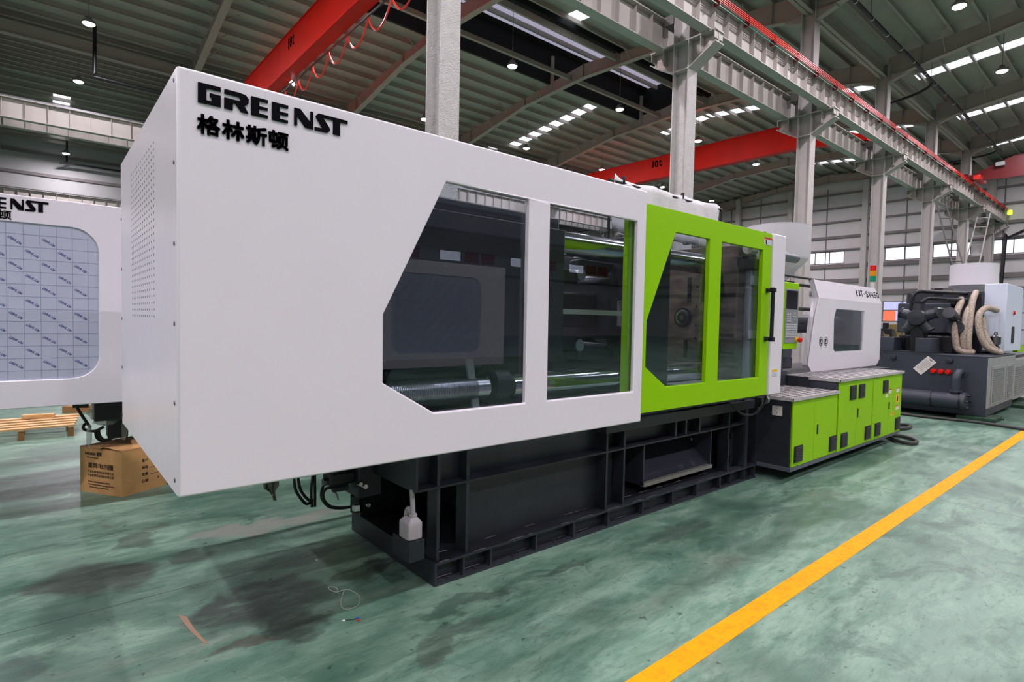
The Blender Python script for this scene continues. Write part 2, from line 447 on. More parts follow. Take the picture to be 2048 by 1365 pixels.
for (xq, y0, y1, r) in pan: slab(M(), xq - .4, xq + .4, y0, y1, r, .02, .01).build('skylight_panel', SKYP, ceiling, smooth=False)
# ridge monitor
B(XL, MX, 21.55, 21.65, 13.8, 15.6).build('monitor_wall', DARKVENT, ceiling, smooth=False)
B(XL, MX, 16.95, 17.05, 13.82, 15.6).build('monitor_wall', DARKVENT, ceiling, smooth=False)
B(XL, MX, 16.2, 22.4, 15.6, 15.66).build('monitor_roof', DARKVENT, ceiling, smooth=False)
B(XL, MX, 19.7, 21.1, 15.56, 15.6).build('monitor_light_sheet', MONR, ceiling, smooth=False)
for x in (XL, MX): B(x - .05, x + .05, 16.2, 22.4, 14.1 if x > 0 else 13, 15.62).build('monitor_end_wall', DARKVENT, ceiling, smooth=False)
for y in (18.4, 20.45): B(XL, MX, y - .06, y + .06, 15.3, 15.5).build('purlin', PURLIN, ceiling, smooth=False)
B(XL, MX, 20.05, 20.2, 13.55, 13.75).build('purlin', PURLIN, ceiling, smooth=False)
B(XL, MX, 17.1, 17.2, 13.5, 13.75).build('purlin', PURLIN, ceiling, smooth=False)
for x in FRX:
    if -3 < x < MX + .1:
        for y in (17.1, 21.5): B(x - .08, x + .08, y - .08, y + .08, 13.5, 15.2).build('monitor_post', RAFTER, ceiling, smooth=False)
# purlins: Z sections running the length of the hall
for r in RIDGES:
    for sgn in (-1, 1):
        k = 0.7
        while k < 10.6:
            y = r + sgn * k; z = 14.34 - 0.1 * k
            xa = MX if (r == 19.25 and k < 2.45) else XL
            if True:
                p = M().box(xa, XW, y - .012, y + .012, z - .22, z - .005)
                p.box(xa, XW, y - .075, y + .012, z - .23, z - .215)
                p.build('purlin', PURLIN, ceiling, smooth=False)
            k += 0.95 if r > -10 else 1.9
# rafters: haunched I sections with web stiffeners and fly braces to the purlins
def rafter(x, r):
    pts = [(-10.5, 12.15), (-9.3, 12.40), (-4.3, 13.22), (0, 13.42), (4.3, 13.22), (9.3, 12.40), (10.5, 12.15)]
    lo = [(r + a, z) for a, z in pts]
    up = [(r + 10.5, 14.34 - 1.05 - .24), (r, 14.34 - .24), (r - 10.5, 14.34 - 1.05 - .24)]
    g = M().prism(lo + up, 'x', x - .006, x + .006)
    for a, b in zip(lo[:-1], lo[1:]):
        g.add([(x - .14, a[0], a[1]), (x + .14, a[0], a[1]), (x + .14, b[0], b[1]), (x - .14, b[0], b[1]),
               (x - .14, a[0], a[1] - .02), (x + .14, a[0], a[1] - .02), (x + .14, b[0], b[1] - .02), (x - .14, b[0], b[1] - .02)],
              [(0, 1, 2, 3), (7, 6, 5, 4), (0, 4, 5, 1), (1, 5, 6, 2), (2, 6, 7, 3), (3, 7, 4, 0)])
    for a in (-4.3, 0, 4.3, -9.3, 9.3):
        g.box(x - .1, x + .1, r + a - .01, r + a + .01, (13.22 if abs(a) == 4.3 else 13.42 if a == 0 else 12.4), 14.34 - abs(a) * .1 - .25)
    o = g.build('rafter', RAFTER, ceiling, smooth=False)
    for a in (-8.5, -7.1, -5.6, -2.9, 2.9, 5.6, 7.1, 8.5):
        zt = 14.34 - abs(a) * .1 - .25; zb = 13.42 - abs(a) * .05 if abs(a) < 4.3 else 13.22 - (abs(a) - 4.3) * .164
        for s in (-1, 1):
            M().cyl((x + s * .12, r + a, zb + .05), (x + s * .75, r + a, zt), .018, 5).build('fly_brace', RAFTER, o)
for x in FRX:
    for r in RIDGES[1:]:
        if x > -3: rafter(x, r)
# cross bracing rods under the sheets
for i, x in enumerate(FRX[:-1]):
    if x < 0: continue
    for r in (RIDGES[1], RIDGES[2]):
        for (ya, yb) in ((r - 9, r - 3.2), (r + 3.2, r + 9)):
            M().cyl((x, ya, roofz(ya) - .3), (x + 7.5, yb, roofz(yb) - .3), .014, 5).build('brace_rod', RAFTER, ceiling)

# walls
def wall_x(name, x, th, wins, gz, dirn):
    outer = [(YF, 0), (YB, 0), (YB, 13.29), (40.5, 14.34), (29.9, 13.29), (19.25, 14.34), (8.61, 13.29), (-2.04, 14.34), (-12.7, 13.29), (-23.34, 14.34), (YF, 13.29)]
    w = struct(M().prism([outer] + [[(a, c), (b, c), (b, d), (a, d)] for a, b, c, d in wins], 'x', x, x + th).build(name, WALLP, smooth=False))
    return w
ups = [(1.0, 5.6), (6.3, 8.5), (9.7, 11.95), (12.4, 15.06), (17.95, 21.4), (23.2, 27.4)]
lows = [(12.6, 15.04), (17.6, 20.2)]
wins = [(a, b, 6.73, 7.74) for a, b in ups] + [(a, b, 1.95, 3.55) for a, b in lows]
wall_right = wall_x('wall_right', XW, .12, wins, None, 1)
for z, h in ((5.1, .32), (4.1, .36), (6.35, .3), (7.78, .12), (8.8, .2), (10.1, .13), (11.25, .13), (12.4, .12)):
    B(XW - .2, XW, YF, YB, z, z + h).build('girt', GIRT, wall_right, smooth=False)
for y in [13.69 - 5.72 + 2.86 * i for i in range(-5, 12)]:
    B(XW - .03, XW, y - .04, y + .04, .0, 13.0).build('panel_seam', GIRT, wall_right, smooth=False)
for y in (16.35, 22.2, 27.0, 2.2, -5):
    B(XW - .75, XW - .42, y - .2, y + .2, 0, 13.2).build('wall_post', COLUMNS, wall_right, smooth=False)
n = 0
for (a, b, c, d) in wins:
    n += 1
    fr = M()
    fr.box(XW - .02, XW + .1, a, b, c, c + .05).box(XW - .02, XW + .1, a, b, d - .05, d).box(XW - .02, XW + .1, a, a + .05, c, d).box(XW - .02, XW + .1, b - .05, b, c, d)
    k = max(2, int((b - a) / 1.35 + .5))
    for i in range(1, k): fr.box(XW, XW + .08, a + (b - a) * i / k - .03, a + (b - a) * i / k + .03, c, d)
    if c < 3: fr.box(XW, XW + .08, a, b, 2.8, 2.87)
    wf = struct(fr.build('window_%d' % n, GIRT, smooth=False))
    for i in range(k):
        B(XW + .03, XW + .04, a + (b - a) * i / k + .03, a + (b - a) * (i + 1) / k - .03, c + .05, d - .05).build('pane', CLEAR, wf, smooth=False)
# what stands outside the windows: a pale shed and an orange hoarding
sh = M().box(62, 76, -10, 40, 0, 6.2); tag(sh.build('shed', mat('pale shed sheet', (186, 190, 222), .7), org=None, smooth=False), 'pale lavender shed seen through the end wall windows', 'shed')
hb = M().box(58, 58.1, 16.1, 18.5, 0, 3.0); tag(hb.build('hoarding', ORANGE, smooth=False), 'orange hoarding outside the low end wall window', 'hoarding')

wall_back = struct(B(XL, XW, YB - .06, YB + .12, 0, 13.36).build('wall_back', mat('back wall sheet', (178, 178, 178), .6, var=.05, scale=.6), smooth=False))
for z in (10.75, 9.3, 6.6, 12.2): B(XL, XW, YB - .2, YB, z, z + .2).build('girt', GIRT, wall_back, smooth=False)
for i in range(26): B(XL + 2.8 * i, XL + 2.8 * i + .08, YB - .03, YB, 0, 13.0).build('panel_seam', GIRT, wall_back, smooth=False)
wins2 = [(XL + 3 + 7.5 * i, XL + 5.2 + 7.5 * i, 6.2, 7.1) for i in range(9)]
wall_front = struct(M().prism([[(XL, 0), (XW, 0), (XW, 13.29), (XL, 13.29)]] + [[(a, c), (b, c), (b, d), (a, d)] for a, b, c, d in wins2], 'y', YF - .12, YF).build('wall_front', WALLP, smooth=False))
for z in (5.2, 8.6, 10.6): B(XL, XW, YF, YF + .2, z, z + .2).build('girt', GIRT, wall_front, smooth=False)
for (a, b, c, d) in wins2:
    n += 1
    fr = M().box(a, b, YF - .1, YF, c, c + .06).box(a, b, YF - .1, YF, d - .06, d).box(a, a + .06, YF - .1, YF, c, d).box(b - .06, b, YF - .1, YF, c, d)
    wf = struct(fr.build('window_%d' % n, GIRT, smooth=False))
    B(a + .06, b - .06, YF - .05, YF - .04, c + .06, d - .06).build('pane', CLEAR, wf, smooth=False)
    for q in (b + .3, b + 2.0): B(q, q + 1.4, YF, YF + .06, c, d).build('red_board', REDLAB, wall_front, smooth=False)
outer = [(YF, 0), (YB, 0), (YB, 13.29), (40.5, 14.34), (29.9, 13.29), (19.25, 14.34), (8.61, 13.29), (-2.04, 14.34), (-12.7, 13.29), (-23.34, 14.34), (YF, 13.29)]
wall_left = struct(M().prism(outer, 'x', XL - .12, XL).build('wall_left', WALLP, smooth=False))
for z in (2.4, 5.2, 7.6, 10.0): B(XL, XL + .2, YF, YB, z, z + .2).build('girt', GIRT, wall_left, smooth=False)

# ------------------------------------------------------------------ columns and runway beams
ORDN = ['first', 'second', 'third', 'fourth', 'fifth', 'sixth', 'seventh', 'eighth', 'ninth', 'tenth', 'eleventh']
def column(x, yc, label, rough, group):
    t = thing('steel_column', label, 'column', (x, yc, 0), group)
    mt = COLUMN if rough else COLUMNS
    for nm, y0, y1 in (('flange', yc - .23, yc - .205), ('flange', yc + .205, yc + .23)):
        B(x - .205, x + .205, y0, y1, 0, 12.75).build(nm, mt, t, smooth=False)
    B(x - .012, x + .012, yc - .205, yc + .205, 0, 12.75).build('web', mt, t, smooth=False)
    B(x - .3, x + .3, yc - .3, yc + .3, 0, .03).build('base_plate', COLUMNS, t, smooth=False)
    for s in (-1, 1):     # corbels that carry the runway beams on both sides
        g = M()
        def Y(d): return yc + s * d
        poly = [(Y(.23), 8.10), (Y(.95), 8.52), (Y(.95), 8.80), (Y(.23), 8.80)]
        g.prism(poly, 'x', x - .012, x + .012)
        g.add([(x - .2, Y(.23), 8.10), (x + .2, Y(.23), 8.10), (x + .2, Y(.97), 8.53), (x - .2, Y(.97), 8.53), (x - .2, Y(.23), 8.07), (x + .2, Y(.23), 8.07), (x + .2, Y(.97), 8.50), (x - .2, Y(.97), 8.50)],
              [(0, 1, 2, 3), (7, 6, 5, 4), (0, 4, 5, 1), (1, 5, 6, 2), (2, 6, 7, 3), (3, 7, 4, 0)])
        g.box(x - .2, x + .2, min(Y(.23), Y(.97)), max(Y(.23), Y(.97)), 8.79, 8.83)
        for d in (.55, .93): g.box(x - .19, x + .19, min(Y(d - .01), Y(d + .01)), max(Y(d - .01), Y(d + .01)), 8.2 + .58 * (d - .23), 8.79)
        g.build('corbel', BEIGE, t, smooth=False)
        B(x - .25, x + .25, min(Y(.23), Y(.5)), max(Y(.23), Y(.5)), 9.35, 9.6).build('tie_bracket', mat('dark bracket', (84, 80, 78), .6), t, smooth=False)
        M().prism([(Y(.23), 12.0), (Y(.85), 12.22), (Y(.85), 12.3), (Y(.23), 12.3)], 'x', x - .12, x + .12).build('knee', RAFTER, t, smooth=False)
    B(x - .205, x + .205, yc - .205, yc + .205, 8.07, 8.1).build('stiffener', COLUMNS, t, smooth=False)
    B(x - .205, x + .205, yc - .205, yc + .205, 8.79, 8.82).build('stiffener', COLUMNS, t, smooth=False)
    return t
for i in range(7):
    lab = ['grey steel column with rough coating, first and nearest, behind the white cover',
           'second steel column from the left, rough coated, in front of the 10t crane',
           'third steel column from the left, beside the white hopper',
           'fourth steel column from the left, behind the red amber green signal tower',
           'fifth steel column from the left, behind the dark tank machine',
           'sixth steel column from the left, beside the ladder',
           'seventh steel column, last before the end wall'][i]
    column(5.54 + 7.5 * i, 8.61, lab, i < 2, 'columns along the aisle')
for i in range(-1, 7):
    column(5.54 + 7.5 * i, 29.9, 'distant steel column of the far column line, %s from the left' % ORDN[i + 1], False, 'columns of the far line')
# eave struts tying the columns together at roof level
for yc in (8.61, 29.9):
    st_ = M().box(XL, XW, yc - .012, yc + .012, 12.25, 12.75).box(XL, XW, yc - .15, yc + .15, 12.25, 12.28).box(XL, XW, yc - .15, yc + .15, 12.72, 12.75)
    st_.build('eave_strut', RAFTER, ceiling, smooth=False)

def runway(yc, x0, x1, label, s0):
    t = M().box(x0, x1, yc - .006, yc + .006, 8.85, 9.58).box(x0, x1, yc - .14, yc + .14, 8.83, 8.855).box(x0, x1, yc - .17, yc + .17, 9.575, 9.6)
    o = tag(t.build('runway_beam', BEIGE, org=(x0, yc, 8.83), smooth=False), label, 'beam', 'crane runway beams')
    B(x0, x1, yc - .035, yc + .035, 9.6, 9.7).build('crane_rail', SCREW, o, smooth=False)
    me = None
    k = s0
    first = None
    while k < x1 - .05:
        if first is None:
            first = B(k - .006, k + .006, yc - .13, yc + .13, 8.86, 9.575).build('stiffener', BEIGE, o, smooth=False); kx = k
        else: copy_part(first, o, (k - kx, 0, 0))
        k += .68
    return o
runway(7.92, -2.0, 50.75, 'grey runway beam with ribs carrying the red conductor bars', 4.2)
runway(9.30, -2.0, 50.75, 'runway beam on the far side of the near columns', 4.2)
runway(29.2, -8.0, 50.75, 'distant runway beam with bright panels, near side of far columns', -7.8)
runway(30.6, -8.0, 50.75, 'distant runway beam on the far side of the far columns', -7.8)
runway(50.5, -8.0, 50.75, 'farthest runway beam along the back wall above the second machine', -7.8)

# red conductor bars on the near runway beam
cb = thing('conductor_bars', 'four red conductor bars with a green one along the runway beam', 'conductor bars', (-2, 7.66, 9.5))
for k in range(4): B(-2, 50.4, 7.635, 7.66, 9.50 + .05 * k, 9.515 + .05 * k).build('bar', REDRAIL, cb, smooth=False)
B(-2, 50.4, 7.68, 7.70, 9.43, 9.45).build('earth_bar', TEAL, cb, smooth=False)
br = None
x = 1.0
while x < 50:
    if br is None: br = B(x - .015, x + .015, 7.63, 7.80, 9.42, 9.685).build('bracket', mat('dark red bracket', (120, 24, 20), .5), cb, smooth=False)
    else: copy_part(br, cb, (x - 1.0, 0, 0))
    x += 1.5
sg = M().lathe((50.4, 7.6, 9.45), [(.12, -.15), (.14, 0), (.12, .15)], 10); sg.build('end_lamp', mat('end lamp', (210, 255, 60), .5, emit=1.5), cb)

# ------------------------------------------------------------------ cranes
def crane(x0, x1, y0, y1, zb, zt, label, taper, col=RED):
    xc = (x0 + x1) / 2
    t = thing('overhead_crane', label, 'crane', (xc, (y0 + y1) / 2, 9.7))
    B(x0 + .04, x1 - .04, y0 + taper, y1 - taper, zb + .05, zt - .03).build('box_girder', col, t, smooth=False)
    B(x0 - .03, x1 + .03, y0 + taper, y1 - taper, zb, zb + .05).build('girder_flange', col, t, smooth=False)
    B(x0, x1, y0 + taper, y1 - taper, zt - .03, zt).build('girder_flange', col, t, smooth=False)
    for a, b in ((y0, y0 + taper), (y1, y1 - taper)):
        M().add([(x0 + .04, a, 9.85), (x1 - .04, a, 9.85), (x1 - .04, a, 10.1), (x0 + .04, a, 10.1), (x0 + .04, b, zb), (x1 - .04, b, zb), (x1 - .04, b, zt), (x0 + .04, b, zt)],
                [(0, 1, 2, 3), (7, 6, 5, 4), (0, 4, 5, 1), (1, 5, 6, 2), (2, 6, 7, 3), (3, 7, 4, 0)]).build('girder_end', col, t, smooth=False)
        e = M().box(xc - .7, xc + .7, a - .13, a + .13, 9.78, 10.15).build('end_truck', col, t, bevel=.02)
        for s in (-1, 1): M().cyl((xc + s * .5, a - .06, 9.84), (xc + s * .5, a + .06, 9.84), .14, 14).build('wheel', BLKMETAL, e)
    return t
c1 = crane(6.83, 7.22, 9.3, 29.2, 10.2, 11.5, 'near red overhead crane with looping red cable above the white cover', 3.0)
spaced_text(M(), [('1', .55), ('0', 1), ('t', .7)], (6.83 + .036, 20.75, 10.93), (0, -.6, 0), (0, 0, .36), .03).build('capacity_number', LETTER, c1)
B(7.30, 7.34, 9.8, 28.6, 10.12, 10.17).build('cable_track', BLKMETAL, c1, smooth=False)
for k in range(13):
    y = 28.14 - 1.42 * k
    pts = [(7.32, y, 10.10), (7.32, y - .14, 9.86), (7.32, y - .42, 9.60), (7.32, y - .66, 9.53), (7.32, y - .95, 9.60), (7.32, y - 1.26, 9.86), (7.32, y - 1.42, 10.10)]
    M().tube(pts, .026, 6, 5).build('festoon_cable', REDRAIL, c1)
M().lathe((7.34, 21.6, 10.1), [(.02, -.06), (.06, 0), (.02, .06)], 10).build('girder_lamp', LENS, c1)
c2 = crane(28.6, 29.0, 9.3, 29.2, 10.2, 11.5, 'middle red overhead crane reading 10t behind the columns', 3.0)
spaced_text(M(), [('1', .55), ('0', 1), ('t', .7)], (28.6 + .036, 20.98, 10.91), (0, -.7, 0), (0, 0, .38), .03).build('capacity_number', LETTER, c2)
c3 = crane(40.2, 40.6, -12.2, 7.92, 9.75, 10.9, 'far shaded red overhead crane on the right over the aisle', 1.9, mat('shaded crane red', (98, 6, 10), .42, var=.08, scale=1.5))  # crane red painted darker here to stand for the shade it hangs in
B(39.6, 41.2, 7.3, 7.6, 9.75, 10.0).build('drive_box', REDRAIL, c3, bevel=.02)
B(39.98, 40.18, 6.35, 6.75, 10.40, 10.62).build('control_box', GREYPANEL, c3, bevel=.02)

# ------------------------------------------------------------------ high bay lamps
lamp_proto = None
def lamp(x, y, label, z=12.0):
    global lamp_proto
    zr = roofz(y) - .2
    if lamp_proto is None:
        t = thing('high_bay_lamp', label, 'lamp', (x, y, z), 'high bay lamps')
        M().lathe((x, y, z), [(.20, -.01), (.22, .02), (.215, .07), (.14, .12), (.10, .22), (.05, .24)], 24).build('housing', LAMPB, t)
        M().lathe((x, y, z), [(.02, -.085), (.10, -.075), (.16, -.05), (.19, -.02), (.195, -.005)], 24).build('lens', LENS, t)
        ld = bpy.data.lights.new('lamp_light', 'AREA'); ld.shape = 'DISK'; ld.size = .36; ld.energy = LAMP_W; ld.color = LAMP_C
        lo = bpy.data.objects.new('lamp_light', ld); COL.objects.link(lo); lo.parent = t; lo.location = (0, 0, -.095)
        lamp_proto = t
    else:
        t = copy_tree(lamp_proto); t.location = (x, y, z); t['label'] = label
        ORG[t.name] = (x, y, z)
    return t
LX = [2.0 + 7 * i for i in range(-2, 7)]
ROWS = [(5.0, LX, 'aisle row nearest the columns'), (-2.6, LX, 'middle aisle row'), (-9.8, LX[:7], 'aisle row on the open side'),
        (11.0, [-12.0, -5.6, 1.3, 8.2], 'back bay row just behind the columns'),
        (18.2, [-12.4, -5.5, 1.3, 8.2, 15.1, 22.05, 29.1, 36.0, 43.0], 'back bay middle row'), (26.1, [-5.6, 1.5, 8.6, 15.7, 22.9, 29.9, 37.0, 44.1], 'back bay far row'),
        (32.9, [1.5, 15.5, 29.5], 'third bay near row'), (40.5, [8.5, 22.5, 36.5], 'third bay middle row'), (48.4, [1.5, 15.5, 29.5], 'third bay row by the back wall')]
SEEN = {(1.5, 26.1): 'round high bay lamp at the top left above the second machine', (1.5, 32.9): 'round high bay lamp beside the bent rain pipe at upper left',
        (1.5, 48.4): 'small distant lamp in front of the grey back wall at left', (15.1, 18.2): 'round high bay lamp between the first and second columns, under the roof monitor',
        (22.05, 18.2): 'round high bay lamp just left of the second column', (22.9, 26.1): 'round high bay lamp at the lower end of the skylight strip',
        (15.7, 26.1): 'high bay lamp half hidden by the first column', (29.1, 18.2): 'round high bay lamp just right of the second column above the 10t crane',
        (36.0, 18.2): 'high bay lamp under the 10t crane, left of the third column', (44.1, 26.1): 'small high bay lamp low beside the second column over the cloth',
        (29.9, 26.1): 'small high bay lamp at the left end of the 10t crane', (23.0, 5.0): 'bright high bay lamp at the very top right corner', (30.0, 5.0): 'bright high bay lamp at the right edge beside the skylights'}
lps = []
for y, xl, nm in ROWS:
    for i, x in enumerate(xl):
        lps.append((lamp(x, y, SEEN.get((x, y), 'round high bay lamp, %s along the %s' % (ORDN[i], nm))), x, y))
for t, x, y in lps: M().cyl((x, y, 12.22), (x, y, 15.62 if (17 < y < 21.6 and x < MX) else roofz(y) + .01), .012, 6).build('hanging_rod', LAMPB, t)

# ------------------------------------------------------------------ pipes
pp = thing('drain_pipe', 'long black drain pipe with white ties under the aisle roof', 'pipe', (20, 7.33, 12.3))
M().cyl((6, 7.33, 12.3), (45, 7.33, 12.3), .07, 12).build('pipe', BLKMETAL, pp)
M().tube([(30.0, 7.33, 12.28), (30.2, 7.6, 12.12), (30.6, 8.6, 12.05), (31.0, 11.5, 12.0)], .06, 10).build('branch', BLKMETAL, pp)
M().tube([(44.0, 7.33, 12.3), (44.6, 8.0, 12.2), (45.0, 11.5, 12.1)], .06, 10).build('branch', BLKMETAL, pp)
for x in [8 + 1.6 * i for i in range(23)]: M().cyl((x, 7.33, 12.3), (x + .05, 7.33, 12.3), .076, 12).build('tie', WHITE, pp)
for x in [7.3 + 7.5 * i for i in range(6)]: M().cyl((x, 7.33, 12.3), (x, 7.33, roofz(7.33) + .01), .008, 6).build('hanger', BLKMETAL, pp)
p2 = thing('down_pipe', 'black down pipe with a diagonal offset near the end wall', 'pipe', (50.3, 7.0, 0))
M().tube([(50.4, 5.9, 10.6), (50.4, 6.0, 8.6), (50.4, 6.2, 8.45), (50.4, 7.6, 7.75), (50.4, 7.75, 7.6), (50.4, 7.95, 1.0), (50.4, 7.95, 0)], .1, 10, 2).build('pipe', BLKMETAL, p2)
p3 = thing('rain_pipe', 'black bent rain pipe under the far left roof', 'pipe', (2.0, 28.6, 11.6))
M().tube([(1.83, 28.6, 13.0), (1.84, 28.6, 12.5), (1.82, 28.6, 11.1), (1.9, 28.6, 10.95), (4.5, 28.6, 10.95), (6.5, 28.6, 10.9)], .07, 10, 2).build('pipe', BLKMETAL, p3)
p4 = thing('gutter_pipe', 'black pipe with small hangers in front of the back wall', 'pipe', (2.0, 50.0, 11.5))
M().tube([(1.6, 50.0, 13.42), (1.6, 50.0, 11.8), (1.75, 50.0, 11.7), (9, 50.0, 11.7)], .07, 8, 2).build('pipe', BLKMETAL, p4)

# ------------------------------------------------------------------ lettering shared by both machines (strokes measured from the sign)
LOGO = [
 ('letter_g', [(0.0003, 0.0742), (0.0738, 0.0746), (0.0739, 0.0597), (0.0273, 0.0597), (0.0267, 0.017), (0.0442, 0.017), (0.0442, 0.031), (0.0379, 0.0312), (0.0379, 0.0451), (0.0739, 0.045), (0.0739, 0.0042), (0, 0.0042)]),
 ('letter_r', [(0.0866, 0.0731), (0.138, 0.0731), (0.1598, 0.0696), (0.1702, 0.0564), (0.1681, 0.0399), (0.1544, 0.0286), (0.1687, 0.0042), (0.1435, 0.0042), (0.1232, 0.0305), (0.1147, 0.0305), (0.1147, 0.0042), (0.0861, 0.0042), (0.0861, 0.0433), (0.1353, 0.0425), (0.1413, 0.0459), (0.1413, 0.0531), (0.1353, 0.0574), (0.0866, 0.0576)]),
 ('letter_e', [(0.1783, 0.0726), (0.2387, 0.0726), (0.2387, 0.0617), (0.207, 0.0617), (0.207, 0.0423), (0.2384, 0.0423), (0.2384, 0.0324), (0.2066, 0.0324), (0.2066, 0.0147), (0.2383, 0.0147), (0.2383, 0.0036), (0.1783, 0.0036)]),
 ('letter_e', [(0.2540, 0.0716), (0.3150, 0.0716), (0.3150, 0.0605), (0.2826, 0.0605), (0.2826, 0.0413), (0.3148, 0.0413), (0.3145, 0.0309), (0.2826, 0.0309), (0.2824, 0.0136), (0.3142, 0.0136), (0.3140, 0.003), (0.2538, 0.003)]),
 ('letter_n', [(0.339, 0.0708), (0.362, 0.0709), (0.4029, 0.0279), (0.4027, 0.0713), (0.4139, 0.0715), (0.4142, 0.0031), (0.3826, 0.0029), (0.3498, 0.0427), (0.35, 0.0031), (0.3388, 0.0033)]),
 ('letters_st', [(0.425, 0.0613), (0.4355, 0.0718), (0.5596, 0.0711), (0.5597, 0.0582), (0.5264, 0.058), (0.5267, 0.0027), (0.4974, 0.0029), (0.4976, 0.0594), (0.4541, 0.0596), (0.4823, 0.023), (0.484, 0.0122), (0.4725, 0.0026), (0.4212, 0.0025), (0.4211, 0.015), (0.4528, 0.0152), (0.4266, 0.0523)])]
def logo(parent, x, y, z, k=1.0, th=.006, kz=1.0):
    for nm, poly in LOGO:
        M().prism([(x + u * k, z + v * kz) for u, v in poly], 'y', y - th, y).build(nm, LETTER, parent, smooth=False)
def hanzi(parent, chars, x, y, z, w, h, pitch, bold=.034):
    for i, c in enumerate(chars):
        g = text_m(M(), c, (x + i * pitch, y, z), (w, 0, 0), (0, 0, h), bold)
        o = g.build('chinese_character', LETTER, parent, smooth=False)
        sd = o.modifiers.new('Solid', 'SOLIDIFY'); sd.thickness = .005; sd.offset = 0

# ------------------------------------------------------------------ machine 1
PY = 2.29
MC = thing('injection_molding_machine', 'large white and lime green injection molding machine filling the foreground', 'machine', (4.0, 3.15, 0))

# skid and base frame
base = B(1.67, 5.36, 2.70, 3.60, .13, .82).build('base_frame', NAVY, MC, smooth=False)
# the web plates leave an opening for the drop chute, so the frame core is built as pieces
bpy.data.objects.remove(base, do_unlink=True)
g = M().box(1.92, 3.32, 2.72, 2.74, .13, .84).box(3.32, 4.87, 2.72, 2.74, .56, .84).box(4.87, 5.36, 2.72, 2.74, .13, .84)
g.box(1.67, 5.36, 3.54, 3.56, .13, .84).box(1.95, 5.36, 2.74, 3.54, .80, .84).box(5.34, 5.36, 2.74, 3.54, .13, .80).box(2.3, 2.32, 2.74, 3.54, .13, .80)  # back plate lengthened to the skid end to block light from behind
g.box(1.56, 1.97, 2.70, 3.66, .56, .86).box(1.55, 1.565, 2.615, 3.66, .548, .86)
base = g.build('base_frame', NAVY, MC, smooth=False)
sk = M().box(1.67, 5.36, 2.60, 3.68, .0, .015).box(1.67, 5.36, 2.60, 3.68, .118, .133).box(1.685, 5.36, 2.665, 2.68, .015, .118).box(1.685, 5.36, 3.60, 3.615, .015, .118).box(1.67, 1.685, 2.60, 3.68, .015, .118)
skid = sk.build('skid_rail', NAVY, MC, smooth=False)
for x in (1.87, 2.07, 2.44, 2.79, 3.15, 3.56, 3.96, 4.32, 4.70, 4.89, 5.14, 5.34):
    B(x - .006, x + .006, 2.602, 2.665, .015, .118).build('gusset', NAVY, skid, smooth=False)
for x in (1.77, 1.97, 2.26, 2.62, 3.3, 4.1, 4.8):
    M().lathe((x, 2.63, .015), [(.011, 0), (.011, .001)], 10).build('bolt_hole', BLACK, skid)
wl = M()
random.seed(3)
for z, y in ((.134, 2.602), (.134, 2.716), (.017, 2.66)):
    x = 1.7
    while x < 5.3:
        l = random.uniform(.04, .16); wl.tube([(x, y, z), (x + l * .5, y + .002, z + .001), (x + l, y, z)], .0028, 5, 2); x += l + random.uniform(.02, .3)
stuff(wl.build('weld_bead', SCREW, skid))
for x in (1.70, 1.90, 3.14, 3.34, 4.86, 5.14):
    B(x - .01, x + .01, 2.62, 2.72, .133, .84).build('rib', NAVY, base, smooth=False)
B(1.56, 5.18, 2.615, 2.72, .548, .56).build('flange', NAVY, base, smooth=False)
B(3.10, 5.30, 2.60, 2.72, .69, .775).build('way_rail', NAVY, base, bevel=.004)
for x in (4.17, 4.38, 4.02): B(x - .012, x + .012, 2.63, 2.72, .56, .69).build('rib', NAVY, base, smooth=False)
B(5.14, 5.20, 2.61, 2.72, .133, .75).build('end_post', NAVY, base, smooth=False)
M().cyl((2.19, 2.712, .73), (2.19, 2.722, .73), .032, 20).build('lifting_hole', BLACK, base)
for z in (.21, .43): M().cyl((5.05, 2.69, z), (5.05, 2.72, z), .03, 12).build('plug', BLKMETAL, base)
# drop chute in the opening
ch = M()
ch.add([(3.66, 2.70, .22), (4.66, 2.70, .235), (4.66, 3.40, .75), (3.66, 3.40, .75), (3.66, 2.70, .20), (4.66, 2.70, .215), (4.66, 3.40, .73), (3.66, 3.40, .73)],
       [(0, 1, 2, 3), (7, 6, 5, 4), (0, 4, 5, 1), (1, 5, 6, 2), (2, 6, 7, 3), (3, 7, 4, 0)])
ch.box(3.655, 3.67, 2.68, 3.40, .2, .56).box(4.65, 4.665, 2.68, 3.40, .215, .56)
cho = ch.build('drop_chute', mat('chute paint', (58, 60, 72), .3), MC, smooth=False)
B(3.655, 4.665, 2.665, 2.70, .192, .222).build('chute_lip', mat('chute lip', (150, 148, 140), .5), cho, smooth=False)
M().cyl((4.5, 2.78, .45), (4.5, 2.79, .45), .012, 10).build('bolt', SCREW, cho)

